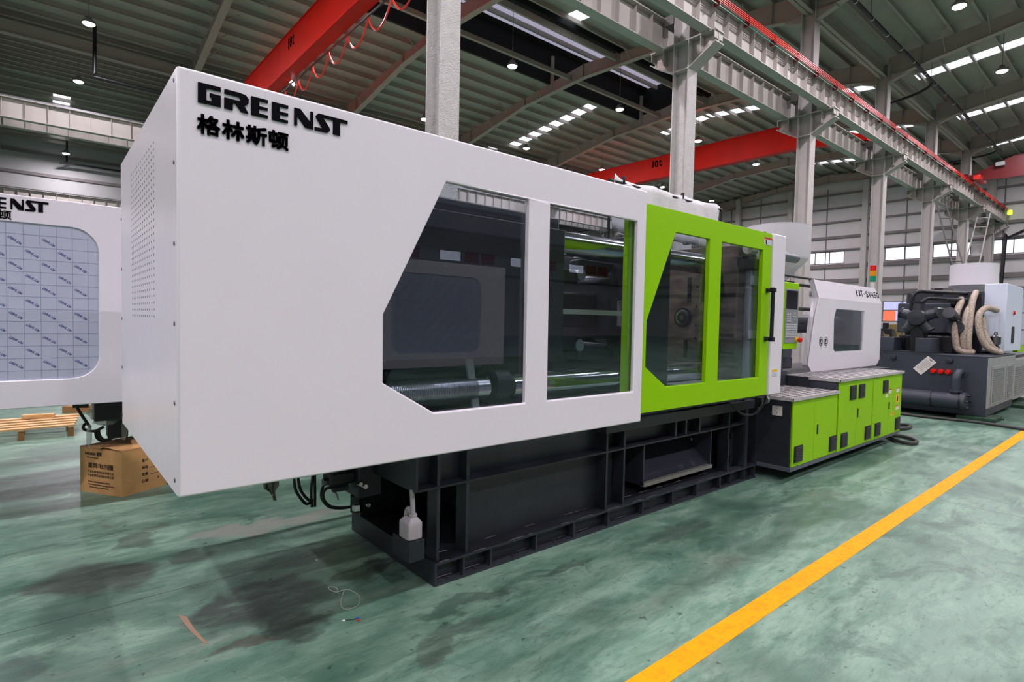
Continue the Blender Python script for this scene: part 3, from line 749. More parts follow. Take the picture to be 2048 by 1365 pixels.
# front cover with its two windows
W1 = [(1.504, 2.156), (2.038, 2.156), (2.044, 1.042), (1.455, 1.042), (1.182, 1.202), (1.181, 1.515)]
W2 = [(2.200, 2.156), (2.987, 2.156), (2.992, 1.042), (2.209, 1.042)]
fc = M().prism([[(.378, .832), (3.080, .832), (3.080, 2.366), (.378, 2.366)], W1, W2], 'y', PY, PY + .03).build('front_cover', WHITE, MC, bevel=.008, seg=3)
B(.378, 3.080, PY + .02, PY + .16, 2.352, 2.366).build('top_return', WHITE, fc, bevel=.005)
B(.378, 3.080, PY + .02, PY + .10, .832, .846).build('bottom_return', WHITE, fc, bevel=.005)
M().prism([(a - (.012 if a < 1.6 else -.012), b + (.012 if b > 1.5 else -.012)) for a, b in W1], 'y', PY + .0305, PY + .0345).build('window_pane', PANE, fc, smooth=False)
M().prism([(a - (.012 if a < 2.5 else -.012), b + (.012 if b > 1.5 else -.012)) for a, b in W2], 'y', PY + .0305, PY + .0345).build('window_pane', PANE, fc, smooth=False)
logo(fc, .442, PY, 2.25)
hanzi(fc, '格林斯顿', .441, PY - .003, 2.147, .072, .066, .0815)
# end cover: perforated
ec = B(.3772, .390, PY + .008, 4.04, .835, 2.364).build('end_cover', ENDW, MC, bevel=.003)
hs = M()
for j in range(26):
    for i in range(12):
        y = 2.815 + i * .0655; z = 2.215 - j * .0293
        hs.lathe((.3772, y, z), [(.0052, -.0006), (.0052, 0)], 6, 'x')
stuff(hs.build('vent_holes', BLACK, ec))
for y in (2.345, 4.02):
    for z in (2.33, 2.04, 1.75, 1.46, 1.17, .885):
        M().lathe((.378, y, z), [(.007, -.004), (.009, -.002), (.009, 0)], 8, 'x').build('screw', SCREW, ec)
# rear cover mirrors the front
M().prism([[(.378, .832), (3.080, .832), (3.080, 2.366), (.378, 2.366)], W1, W2], 'y', 4.01, 4.04).build('rear_cover', WHITE, MC, smooth=False)

# sliding safety door
G1 = [(3.497, 2.152), (3.954, 2.152), (3.954, 1.038), (3.435, 1.038), (3.182, 1.192), (3.181, 1.508)]
G2 = [(4.127, 2.150), (4.814, 2.150), (4.815, 1.036), (4.130, 1.036)]
dr = M().prism([[(2.955, .874), (4.968, .874), (4.968, 2.304), (2.955, 2.304)], G1, G2], 'y', 2.34, 2.375).build('safety_door', GREEN, MC, bevel=.006)
M().prism([(a - (.012 if a < 3.6 else -.012), b + (.012 if b > 1.5 else -.012)) for a, b in G1], 'y', 2.3755, 2.379).build('window_pane', PANE, dr, smooth=False)
M().prism([(a - (.012 if a < 4.5 else -.012), b + (.012 if b > 1.5 else -.012)) for a, b in G2], 'y', 2.3755, 2.379).build('window_pane', PANE, dr, smooth=False)
B(2.955, 4.968, 2.36, 2.46, 2.29, 2.304).build('top_return', GREEN, dr, bevel=.004)
B(2.955, 4.968, 2.36, 2.44, .874, .888).build('bottom_return', GREEN, dr, bevel=.004)
hd = M().cyl((4.86, 2.262, 1.37), (4.86, 2.262, 1.81), .016, 14).build('handle', BLKMETAL, dr)
for z in (1.375, 1.802):
    B(4.838, 4.882, 2.24, 2.284, z - .02, z + .02).build('handle_knuckle', BLKMETAL, hd, bevel=.004)
    M().cyl((4.87, 2.262, z), (4.905, 2.34, z), .011, 10).build('handle_stem', BLKMETAL, hd)
    B(4.885, 4.938, 2.328, 2.34, z - .02, z + .02).build('handle_foot', BLKMETAL, hd, bevel=.003)
lb = B(4.822, 4.962, 2.337, 2.34, 2.197, 2.262).build('warning_label', PAPER, dr, smooth=False)
B(4.822, 4.962, 2.336, 2.337, 2.245, 2.262).build('red_band', REDLAB, lb, smooth=False)
B(4.895, 4.958, 2.336, 2.337, 2.203, 2.238).build('blue_text_block', BLUELAB, lb, smooth=False)
M().tube([(4.845, 2.336, 2.235), (4.862, 2.336, 2.225), (4.85, 2.336, 2.212), (4.87, 2.336, 2.206)], .005, 5).build('hand_symbol', LETTER, lb)
B(2.96, 5.1, 2.40, 2.44, .845, .874).build('door_track', BLKMETAL, MC, smooth=False)

# corner post
po = B(4.980, 5.217, 2.325, 2.56, .868, 2.310).build('corner_post', WHITE, MC, bevel=.012, seg=3)
lb = B(5.030, 5.127, 2.322, 2.325, 1.038, 1.10).build('caution_label', PAPER, po, smooth=False)
B(5.030, 5.127, 2.321, 2.322, 1.076, 1.10).build('yellow_band', YELLAB, lb, smooth=False)
B(5.040, 5.117, 2.321, 2.322, 1.044, 1.068).build('text_block', BLUELAB, lb, smooth=False)
B(4.955, 4.985, 2.40, 2.45, 2.26, 2.33).build('door_stop', BLKMETAL, MC, smooth=False)

# ---- clamping unit seen through the windows
B(1.18, 2.68, 2.645, 2.67, 1.27, 2.10).build('guard_plate', NAVY, MC, bevel=.004)
B(1.05, 2.68, 2.98, 3.60, .94, 1.32).build('body_block', NAVY, MC, bevel=.01)
tp = M().prism([(2.66, .95), (3.72, .95), (3.72, 2.15), (3.62, 2.19), (2.76, 2.19), (2.66, 2.15)], 'x', 1.02, 1.36).build('tail_platen', NAVY, MC, bevel=.01)
mp_ = M().prism([(2.62, .92), (3.76, .92), (3.76, 2.16), (2.62, 2.16)], 'x', 3.46, 3.86).build('moving_platen', NAVY, MC, bevel=.012)
fp = M().prism([(2.50, .88), (3.80, .88), (3.80, 2.20), (2.50, 2.20)], 'x', 4.70, 5.02).build('fixed_platen', PLATEN, MC, bevel=.006)
for y in (2.66, 2.83, 2.98, 3.35, 3.5): B(4.692, 4.701, y - .016, y + .016, 1.70, 1.93).build('slot', BLACK, fp, smooth=False)
for y in (2.66, 2.83, 3.0, 3.35, 3.5): B(4.692, 4.701, y - .016, y + .016, 1.17, 1.34).build('slot', BLACK, fp, smooth=False)
for z in (1.76, 1.58, 1.40, 1.24): B(4.692, 4.701, 2.52, 2.80, z - .013, z + .013).build('slot', BLACK, fp, smooth=False)
for y in (2.75, 2.9, 3.3, 3.45):
    for z in (1.84, 1.66, 1.48, 1.36, 1.18): M().lathe((4.70, y, z), [(.011, -.004), (.011, 0)], 10, 'x').build('bolt_hole', BLACK, fp)
M().lathe((4.70, 3.04, 1.552), [(.095, -.004), (.095, 0)], 32, 'x').build('ring_recess', BLACK, fp)
M().lathe((4.696, 3.04, 1.552), [(.062, -.014), (.074, -.010), (.074, 0)], 28, 'x').build('locating_ring', STEEL, fp)
M().lathe((4.682, 3.04, 1.552), [(.052, -.003), (.052, 0)], 24, 'x').build('nozzle_hole', BLACK, fp)
M().lathe((4.679, 3.04, 1.552), [(.02, -.004), (.022, 0)], 16, 'x').build('nozzle', STEEL, fp)
for y in (2.76, 3.62):
    for z in (2.03, 1.075):
        M().cyl((2.30 if (y < 3 and z < 1.5) else 1.2, y, z), (4.75, y, z), .088, 28).build('tie_bar', CHROME, MC)
        M().cyl((.85, y, z), (1.02, y, z), .14, 24).build('tie_bar_nut', NAVY, MC)
        M().cyl((3.86, y, z), (3.90, y, z), .115, 24).build('tie_bar_collar', BLKMETAL, MC)
B(1.30, 2.70, 2.72, 3.66, 2.06, 2.19).build('top_guard', NAVY, MC, bevel=.01)
B(1.36, 2.62, 2.80, 3.58, 1.30, 2.06).build('toggle_housing', NAVY, MC, bevel=.02)
for a, b, z in ((2.62, 3.05, 1.82), (3.05, 3.46, 1.90), (2.62, 3.05, 1.34), (3.05, 3.46, 1.26)):
    for y in (2.86, 3.42):
        M().prism([(a, z - .06), (b, z - .05), (b, z + .05), (a, z + .06)], 'y', y, y + .10).build('toggle_link', NAVY, MC, bevel=.015)
for x in (2.62, 3.05, 3.40):
    for z in (1.84, 1.32): M().cyl((x, 2.83, z), (x, 3.6, z), .045, 18).build('toggle_pin', STEEL, MC)
B(2.62, 3.46, 3.05, 3.32, 1.45, 1.72).build('crosshead', NAVY, MC, bevel=.02)
B(2.67, 3.45, 2.69, 2.71, 1.545, 1.58).build('scale_rail', mat('pale rail', (190, 192, 186), .4), MC, smooth=False)
M().cyl((1.36, 2.74, 1.08), (2.1, 2.74, 1.08), .072, 24).build('adjusting_screw', STEEL, MC)
th = M()
for i in range(56): th.lathe((1.37 + i * .0115, 2.74, 1.08), [(.072, -.0035), (.079, 0), (.072, .0035)], 20, 'x')
stuff(th.build('screw_thread', STEEL, MC))
M().lathe((2.08, 2.76, 1.09), [(.08, 0), (.08, .04), (.125, .05), (.125, .16), (.08, .165), (.08, .22)], 40, 'x').build('gear_ring', BLKMETAL, MC)
M().add([(1.93, 2.70, 1.26), (1.98, 2.70, 1.26), (2.04, 2.70, .95), (1.99, 2.70, .95), (1.93, 2.72, 1.26), (1.98, 2.72, 1.26), (2.04, 2.72, .95), (1.99, 2.72, .95)],
        [(0, 1, 2, 3), (7, 6, 5, 4), (0, 4, 5, 1), (1, 5, 6, 2), (2, 6, 7, 3), (3, 7, 4, 0)]).build('lever', GREYPANEL, MC, smooth=False)
B(.95, 4.75, 2.66, 3.72, .86, .94).build('bed_plate', NAVY, MC, smooth=False)
B(3.9, 4.7, 2.42, 2.70, .93, 1.00).build('mold_area_step', GALV, MC, smooth=False)
fb = B(4.82, 5.0, 2.44, 2.50, .95, 1.98).build('gate_panel', mat('grey gate sheet', (176, 176, 178), .5), MC, bevel=.006)
for z in (1.0, 1.42, 1.9): B(4.80, 4.98, 2.425, 2.44, z - .05, z + .03).build('gate_rib', mat('pale gate rib', (214, 214, 216), .5), fb, smooth=False)
M().cyl((4.70, 2.42, 2.16), (4.80, 2.42, 2.16), .05, 18).build('cam_roller', mat('cream roller', (206, 200, 184), .5), MC)
B(4.66, 4.98, 2.44, 2.50, 2.00, 2.09).build('roller_bracket', BLKMETAL, MC, bevel=.01)
ml = M().box(3.40, 3.44, 2.66, 2.78, 1.46, 1.66).build('limit_block', GREYPANEL, MC, bevel=.006)
M().tube([(3.25, 2.60, 1.64), (3.4, 2.6, 1.66), (3.5, 2.62, 1.62), (3.52, 2.64, 1.4), (3.45, 2.64, 1.18), (3.3, 2.62, 1.12)], .008, 8).build('sensor_cable', GREYPANEL, MC)

# ---- hydraulic block and hoses under the cover
hb_ = B(1.447, 1.60, 3.10, 3.30, .41, .70).build('manifold', NAVY, MC, bevel=.006)
for x, y, z, r, l in ((1.46, 3.08, .50, .014, .05), (1.43, 3.06, .52, .012, .03), (1.5, 3.09, .37, .012, .02)): M().cyl((x, y, z), (x, y - l, z), r, 12).build('fitting', STEEL, hb_)
M().cyl((1.47, 3.18, .31), (1.47, 3.18, .41), .035, 14).build('stem_fitting', BLKMETAL, hb_)
M().cyl((1.465, 3.16, .325), (1.465, 3.16, .36), .028, 6).build('hex_nut', STEEL, hb_)
B(1.29, 1.45, 3.14, 3.26, .50, .575).build('valve_body', BLKMETAL, hb_, bevel=.012)
M().cyl((1.27, 3.2, .52), (1.36, 3.2, .52), .022, 12).build('fitting', SCREW, hb_)
M().cyl((1.33, 3.2, .47), (1.42, 3.2, .47), .026, 6).build('fitting', NAVY2, hb_)
HP = [[(1.138, .60), (1.138, .533), (1.147, .469), (1.186, .401), (1.215, .374), (1.245, .385)],
      [(1.165, .60), (1.162, .529), (1.18, .457), (1.225, .395), (1.25, .392)],
      [(1.248, .62), (1.246, .53), (1.238, .452), (1.244, .35)], [(1.262, .62), (1.26, .53), (1.262, .43), (1.262, .349)],
      [(1.30, .52), (1.28, .49), (1.268, .44), (1.285, .395), (1.325, .354), (1.408, .332), (1.494, .332)],
      [(1.35, .47), (1.297, .48), (1.272, .45), (1.284, .40), (1.33, .36), (1.41, .34), (1.49, .34)]]
for i, p in enumerate(HP): M().tube([(x, 3.3 - (.02 * i if i > 3 else 0), z) for x, z in p], .0085, 8, 5).build('hose', BLACK, MC)
M().tube([(1.24, 3.0, .62), (1.22, 3.3, .66), (1.18, 3.5, .68)], .012, 8).build('hose', BLACK, MC)
M().tube([(1.38, 3.3, .46), (1.385, 3.3, .42), (1.40, 3.3, .39), (1.41, 3.31, .36)], .006, 8).build('clear_tube', PLASTIC, MC)
# small pipe with a loose end under the cover
M().tube([(2.75, 2.55, .80), (3.05, 2.56, .825), (3.3, 2.58, .82)], .008, 8).build('loose_pipe', BLKMETAL, MC)
# jug shelf
js = M().box(1.515, 1.612, 2.615, 2.80, .17, .285).build('jug_shelf', NAVY, MC, bevel=.003)

# ---- electrical cabinets and treads
def cabinet(x0, x1, zb, zt, vents, div, handle, extra):
    c = B(x0, x1, PY + .02, 2.80, .115, zt - .06).build('service_cabinet', NAVY, MC, bevel=.003)
    B(x0, x0 + .01, PY + .02, 2.80, zt - .06, zt).build('side_rim', NAVY, c, smooth=False)
    xs = [x0 + .012, div, x1 - .012]
    ds = []
    for i in range(2):
        d = B(xs[i] + (.002 if i else 0), xs[i + 1] - (.002 if i == 0 else 0), PY, PY + .019, zb, zt - .005).build('cabinet_door', GREEN, c, bevel=.003)
        ds.append(d)
    h = B(handle[0] - .012, handle[0] + .012, PY - .008, PY, handle[1], handle[2]).build('latch', BLKMETAL, c, bevel=.003)
    for k in range(3): M().cyl((handle[0], PY - .011, handle[1] + .02 + k * (handle[2] - handle[1] - .04) / 2), (handle[0], PY - .008, handle[1] + .02 + k * (handle[2] - handle[1] - .04) / 2), .006, 8)
    vt = None
    for (vx, vz) in vents:
        v = B(vx, vx + .182, PY - .008, PY, vz, vz + .160).build('vent_grille', BLACK, c, bevel=.003)
        for k in range(9):
            s_ = B(vx + .012, vx + .170, PY - .016, PY - .006, vz + .013 + k * .0155, vz + .021 + k * .0155)
            s_.build('louvre', mat('louvre plastic', (58, 58, 64), .5), v, smooth=False)
    for kind, lx0, lx1, lz0, lz1 in extra:
        l = B(lx0, lx1, PY - .002, PY, lz0, lz1).build('sticker', YELLAB if kind == 'y' else PAPER if kind in 'wb' else REDLAB, c, smooth=False)
        if kind == 'w': B(lx0, lx1, PY - .003, PY - .002, lz1 - .012, lz1).build('header_band', REDLAB, l, smooth=False)
        if kind == 'y': M().prism([((lx0 + lx1) / 2 - .02, lz0 + .02), ((lx0 + lx1) / 2 + .02, lz0 + .02), ((lx0 + lx1) / 2 + .012, lz1 - .02), ((lx0 + lx1) / 2 - .012, lz1 - .02)], 'y', PY - .003, PY - .002).build('symbol', LETTER, l, smooth=False)
    return c
cabinet(5.411, 6.500, .152, .785, [(5.468, .188), (6.305, .182)], 5.915, (5.990, .408, .507), [])
ca2 = cabinet(6.515, 7.575, .146, .905, [(6.617, .178), (7.345, .178), (6.832, .684), (7.098, .684)], 7.05, (7.088, .47, .572), [])
ca3 = cabinet(7.575, 8.665, .143, .900, [(7.684, .178), (8.44, .172), (7.913, .684)], 8.16, (8.170, .47, .56),
              [('w', 8.137, 8.248, .666, .722), ('b', 8.018, 8.118, .627, .665), ('w', 8.434, 8.547, .662, .721), ('y', 8.428, 8.551, .526, .635), ('w', 8.432, 8.556, .433, .492)])
tr = M().prism([(8.25, .375), (8.375, .375), (8.312, .436)], 'y', PY - .002, PY).build('warning_triangle', YELLAB, ca3, smooth=False)
M().prism([(8.305, .385), (8.32, .385), (8.325, .42), (8.30, .42)], 'y', PY - .003, PY - .002).build('bolt_symbol', REDLAB, tr, smooth=False)
sk_ = B(5.409, 8.668, PY + .003, 2.8, .108, .150).build('cabinet_plinth', mat('plinth paint', (86, 90, 100), .45), MC, bevel=.003)
op = B(5.403, 5.411, 2.386, 2.483, .630, .724).build('outlet_plate', PAPER, MC, bevel=.003)
for dy, dz in ((0, .02), (0, -.02), (.02, 0)): M().lathe((5.403, 2.434 + dy, .677 + dz), [(.004, -.001), (.004, 0)], 6, 'x').build('socket_hole', BLACK, op)
B(5.38, 6.5, 2.62, 3.7, .10, .80).build('injection_base', NAVY, MC, smooth=False)
B(5.36, 6.52, 2.84, 3.70, .80, .985).build('carriage_way', NAVY2, MC, bevel=.004)
B(6.50, 9.25, 2.60, 3.70, .11, .93).build('injection_base', NAVY, MC, smooth=False)
B(6.513, 6.53, PY + .012, 2.86, .785, .905).build('riser_plate', NAVY2, MC, smooth=False)
def tread(x0, x1, y0, y1, z):
    g = M().box(x0, x1, y0, y0 + .006, z - .03, z).box(x0, x1, y1 - .006, y1, z - .03, z).box(x0, x0 + .006, y0, y1, z - .03, z).box(x1 - .006, x1, y0, y1, z - .03, z)
    o = g.build('step_tread', GALV, MC, smooth=False)
    k = M(); y = y0 + .012; row = 0
    while y < y1 - .03:
        x = x0 + .008 + (.04 if row % 2 else 0)
        while x < x1 - .02:
            k.box(x, min(x + .092, x1), y, y + .034, z - .006, z); x += .112
        y += .066; row += 1
    x = x0 + .05
    while x < x1 - .02:
        k.box(x, x + .008, y0, y1, z - .024, z - .008); x += .112
    stuff(k.build('tread_bars', GALV, o, smooth=False))
    return o
tread(5.376, 6.50, 2.272, 2.86, .815)
tread(6.506, 8.69, 2.272, 2.86, .932)
B(5.42, 6.49, 2.3, 2.86, .74, .745).build('tread_dark_sheet', BLACK, MC, smooth=False)  # added black sheets make the gaps between the tread bars look dark
B(6.54, 8.65, 2.3, 2.86, .85, .855).build('tread_dark_sheet', BLACK, MC, smooth=False)
gn = M().cyl((5.22, 2.47, .79), (5.25, 2.47, .79), .035, 16).build('grey_cap', GREYPANEL, MC)
M().tube([(4.6, 2.5, .83), (4.8, 2.48, .70), (5.0, 2.46, .68), (5.15, 2.45, .76), (5.18, 2.44, .84)], .011, 8).build('hose', BLACK, MC)

# ---- control panel
cp = B(5.574, 5.950, 2.50, 2.62, 1.258, 1.928).build('control_panel', GREEN, MC, bevel=.008)
B(5.634, 5.928, 2.494, 2.502, 1.320, 1.862).build('bezel', KEYGREY, cp, bevel=.004)
B(5.650, 5.896, 2.490, 2.496, 1.664, 1.846).build('screen', SCREEN, cp, smooth=False)
for r_ in range(4):
    for c_ in range(2): B(5.668 + c_ * .045, 5.700 + c_ * .045, 2.488, 2.495, 1.535 + r_ * .022, 1.551 + r_ * .022).build('key', KEYWHITE, cp, smooth=False)
for (dx, dz) in ((0, .05), (-.03, .02), (.03, .02), (0, -.01), (0, .02)): B(5.832 + dx, 5.850 + dx, 2.488, 2.495, 1.56 + dz, 1.574 + dz).build('key', KEYWHITE, cp, smooth=False)
for r_ in range(6):
    for c_ in range(6): B(5.655 + c_ * .042, 5.688 + c_ * .042, 2.489, 2.495, 1.378 + r_ * .024, 1.394 + r_ * .024).build('key', KEYWHITE, cp, smooth=False)
es = M().cyl((5.895, 2.47, 1.352), (5.895, 2.495, 1.352), .026, 18).build('emergency_stop', YELLAB, cp)
M().lathe((5.895, 2.47, 1.352), [(.008, -.04), (.024, -.032), (.027, -.012), (.018, -.006), (.018, 0)], 18, 'y').build('mushroom_button', REDPL, es)
B(5.60, 5.72, 2.53, 2.60, 1.928, 1.945).build('hinge_cap', BLKMETAL, cp, smooth=False)
B(5.76, 5.90, 2.53, 2.60, 1.928, 1.945).build('hinge_cap', BLKMETAL, cp, smooth=False)
B(5.72, 5.86, 2.60, 2.72, .95, 1.30).build('panel_bracket', NAVY2, MC, bevel=.005)
M().cyl((5.20, 2.48, 2.165), (5.78, 2.48, 2.165), .045, 20).build('guard_tube', mat('grey tube', (92, 98, 106), .35), MC)
M().lathe((5.78, 2.48, 2.165), [(.045, 0), (.038, .02), (.02, .036), (.004, .04)], 20, 'x').build('guard_tube_end', mat('grey tube', (92, 98, 106), .35), MC)

# ---- injection cover
IY = 2.75
IW = [(7.630, 1.715), (8.615, 1.713), (8.600, 1.175), (7.640, 1.179), (7.590, 1.215), (7.568, 1.600)]
ic = M().prism([[(6.955, .952), (9.165, .947), (9.300, 1.030), (9.300, 1.832), (7.085, 1.828), (6.985, 1.600), (6.850, 1.040)], IW], 'y', IY, IY + .02).build('injection_cover', WHITE, MC, bevel=.004)
M().add([(7.085, IY, 1.828), (9.300, IY, 1.832), (9.175, IY + .06, 2.052), (7.065, IY + .06, 2.052), (7.085, IY + .02, 1.828), (9.300, IY + .02, 1.832), (9.175, IY + .08, 2.052), (7.065, IY + .08, 2.052)],
        [(0, 1, 2, 3), (7, 6, 5, 4), (0, 4, 5, 1), (1, 5, 6, 2), (2, 6, 7, 3), (3, 7, 4, 0)]).build('cover_flap', WHITE, ic, bevel=.003)
lp = [(6.955, .952), (6.850, 1.040), (6.985, 1.600), (7.085, 1.828)]
for a, b in zip(lp[:-1], lp[1:]):
    M().add([(a[0], IY + .002, a[1]), (b[0], IY + .002, b[1]), (b[0], IY + .07, b[1]), (a[0], IY + .07, a[1]), (a[0] + .01, IY + .002, a[1]), (b[0] + .01, IY + .002, b[1]), (b[0] + .01, IY + .07, b[1]), (a[0] + .01, IY + .07, a[1])],
            [(0, 1, 2, 3), (7, 6, 5, 4), (0, 4, 5, 1), (1, 5, 6, 2), (2, 6, 7, 3), (3, 7, 4, 0)]).build('side_return', WHITE, ic, smooth=False)
M().add([(7.085, IY, 1.828), (7.065, IY + .06, 2.052), (7.065, IY + .12, 2.052), (7.085, IY + .07, 1.828)], [(0, 1, 2, 3)]).build('side_return', WHITE, ic, smooth=False)
B(9.29, 9.30, IY, IY + .2, 1.03, 1.83).build('side_return', WHITE, ic, smooth=False)
M().prism(IW, 'y', IY + .021, IY + .025).build('window_pane', PANE, ic, smooth=False)
g = M(); dv = Vector((0, .02, .0735)); o0 = Vector((8.365, IY + .0195, 1.905))
spaced_text(g, [('I', .6), ('J', .9), ('T', 1), ('-', .8), ('S', 1), ('V', 1), ('4', 1), ('5', 1), ('0', 1)], (8.365, IY + .0185, 1.908), (.90, 0, 0), (0, .023, .083), .018).build('model_lettering', LETTER, ic)
for x in (7.195, 7.345):
    e = M().lathe((x, IY, 1.312), [(.056, -.002), (.056, 0)], 28, 'y').build('round_emblem', LETTER, ic)
    M().lathe((x, IY - .002, 1.312), [(.047, -.0008), (.047, 0)], 28, 'y').build('emblem_ring', WHITE, e)
    M().lathe((x, IY - .003, 1.312), [(.036, -.0008), (.036, 0)], 28, 'y').build('emblem_core', LETTER, e)
    M().add([(x - .022, IY - .005, 1.29), (x - .008, IY - .005, 1.29), (x + .016, IY - .005, 1.335), (x + .002, IY - .005, 1.335)], [(0, 1, 2, 3)]).build('emblem_stroke', WHITE, e)
    M().lathe((x + .014, IY - .004, 1.30), [(.010, -.0012), (.010, 0)], 12, 'y').build('emblem_dot', WHITE, e)
    text_m(M(), 'IJT', (x - .022, IY - .001, 1.225), (.044, 0, 0), (0, 0, .018), .0).build('emblem_caption', KEYGREY, e)
# ---- injection unit behind it
B(6.25, 6.9, 2.95, 3.45, .985, 1.12).build('injection_carriage', NAVY2, MC, bevel=.01)
M().prism([(2.88, 1.12), (3.46, 1.12), (3.46, 1.78), (3.36, 1.86), (2.98, 1.86), (2.88, 1.78)], 'x', 6.35, 6.72).build('injection_housing', NAVY2, MC, bevel=.015)
for y in (2.92, 3.42):
    for z in (1.2, 1.75): M().lathe((6.35, y, z), [(.03, -.02), (.03, 0)], 6, 'x').build('housing_bolt', BLKMETAL, MC)
M().lathe((6.36, 3.16, 1.48), [(.14, -.03), (.16, -.02), (.16, 0)], 24, 'x').build('bearing_cap', BLKMETAL, MC)
M().cyl((5.0, 3.16, 1.555), (6.4, 3.16, 1.555), .075, 20).build('barrel', mat('barrel cover', (150, 146, 140), .4, .6), MC)
M().cyl((6.7, 3.16, 1.52), (8.9, 3.16, 1.52), .12, 20).build('injection_cylinder', NAVY2, MC)
B(8.75, 9.15, 2.95, 3.4, .95, 1.75).build('drive_housing', NAVY2, MC, bevel=.02)
for z, y, r in ((2.06, 2.85, .016), (1.98, 2.9, .02), (1.70, 2.9, .024), (2.0, 3.3, .016)): M().cyl((5.3, y, z), (7.4, y, z), r, 10).build('guide_pipe', BLKMETAL, MC)
for p in ([(5.75, 2.85, 1.2), (5.9, 2.83, 1.1), (6.1, 2.84, 1.02), (6.3, 2.9, 1.0)], [(5.8, 2.8, 1.25), (6.05, 2.8, 1.15), (6.15, 2.82, 1.0)], [(6.15, 2.86, 1.5), (6.1, 2.82, 1.25), (6.2, 2.84, 1.02)]): M().tube(p, .013, 8).build('hose', BLACK, MC)
hp = M().lathe((6.82, 3.15, 0), [(.06, 1.92), (.085, 2.0), (.338, 2.27), (.353, 2.30), (.353, 2.66), (.358, 2.675), (.334, 2.68), (.02, 2.70)], 40).build('hopper', WHITE, MC)
M().cyl((6.82, 3.15, 1.78), (6.82, 3.15, 1.94), .07, 18).build('hopper_neck', NAVY2, MC)
st = M().cyl((9.68, 3.0, 2.05), (9.68, 3.0, 2.19), .03, 14).build('signal_tower', mat('tower grey', (210, 208, 206), .4), MC)
for z, mm, nm in ((2.19, GRNPL, 'green_segment'), (2.27, AMBER, 'amber_segment'), (2.35, REDPL, 'red_segment')): M().lathe((9.68, 3.0, z), [(.042, 0), (.042, .078), (.03, .08)], 18).build(nm, mm, st)
M().cyl((9.68, 3.0, .9), (9.68, 3.0, 2.06), .018, 10).build('tower_pole', GREYPANEL, st)
B(9.25, 9.8, 2.9, 3.4, .1, .95).build('junction_box', NAVY, MC, smooth=False)

# ------------------------------------------------------------------ cloth over the molding area
nx = 64
cl = M(); random.seed(5)
pts = []
for j in range(9):
    for i in range(nx + 1):
        x = 3.50 + 1.60 * i / nx; f = j / 8
        sag = .018 * abs(math.sin(math.pi * (i / nx) * 3.2)) * (1 - f)
        z = 2.655 - sag - .42 * f - (.03 * abs(math.sin(i / nx * 18)) if j == 8 else 0)
        y = 2.92 + .018 * math.sin(i * .62 + .8 * f) * (0.3 + f) + .010 * math.sin(i * 1.7) * f + .012 * math.sin(3 * f + i * .2)
        if i < 4: z += .02 * (4 - i) / 4
        pts.append((x, y, z))
fs = [(j * (nx + 1) + i, j * (nx + 1) + i + 1, (j + 1) * (nx + 1) + i + 1, (j + 1) * (nx + 1) + i) for j in range(8) for i in range(nx)]
clo = cl.add(pts, fs).build('cloth_sheet', CLOTH, org=(4.3, 2.92, 2.2))
tag(clo, 'white cloth hung with clips behind the green safety door', 'cloth')
sd = clo.modifiers.new('Solid', 'SOLIDIFY'); sd.thickness = .003
M().cyl((3.45, 2.935, 2.62), (5.15, 2.935, 2.62), .012, 8).build('rail', BLKMETAL, clo)
for x in (3.46, 5.14): M().cyl((x, 2.935, 2.15), (x, 2.935, 2.63), .012, 8).build('rail_post', BLKMETAL, clo)
for x in (3.62, 4.02, 4.46, 4.95): M().box(x - .006, x + .006, 2.912, 2.945, 2.62, 2.675).build('clip', BLKMETAL, clo, bevel=.003)

# ------------------------------------------------------------------ milk white jug with a rolled tube in its mouth
jx, jy, jz = 1.563, 2.685, .285
jg = thing('plastic_jug', 'small milky plastic jug with handle standing on the machine base', 'jug', (jx, jy, jz))
jb = M(); sect = []
for (z, sx, sy, oy, e) in ((0, .041, .053, 0, .3), (.005, .045, .057, 0, .25), (.082, .045, .057, 0, .25), (.090, .044, .056, 0, .25), (.116, .024, .040, -.006, .35), (.120, .020, .034, -.008, .5)):
    ring = []
    for k in range(28):
        a = 2 * math.pi * (k + .5) / 28; c_, s_ = math.cos(a), math.sin(a)
        ring.append((jx + sx * math.copysign(abs(c_) ** e, c_), jy + oy + sy * math.copysign(abs(s_) ** e, s_), jz + z))
    sect.append(ring)
vs = [p for r_ in sect for p in r_]
fs = [(j * 28 + k, j * 28 + (k + 1) % 28, (j + 1) * 28 + (k + 1) % 28, (j + 1) * 28 + k) for j in range(5) for k in range(28)] + [tuple(range(28))[::-1], tuple(range(140, 168))]
jb.add(vs, fs).build('body', PLASTIC, jg)
M().cyl((jx, jy - .024, jz + .112), (jx, jy - .024, jz + .138), .0205, 18).build('neck', PLASTIC, jg)
M().lathe((jx, jy - .024, jz + .126), [(.0225, 0), (.0225, .006)], 18).build('neck_ring', PLASTIC, jg)
M().tube([(jx, jy - .004, jz + .112), (jx, jy + .004, jz + .140), (jx, jy + .018, jz + .152), (jx, jy + .038, jz + .146), (jx, jy + .050, jz + .120), (jx, jy + .052, jz + .085)], .0125, 12, 5).build('handle', PLASTIC, jg)
tb = M().cyl((jx, jy - .024, jz + .128), (jx - .012, jy - .03, jz + .275), .0135, 14); tag(tb.build('paper_tube', mat('translucent tube', (190, 178, 186), .4), org=(jx, jy - .024, jz + .10)), 'pale tube leaning in the mouth of the plastic jug', 'tube')

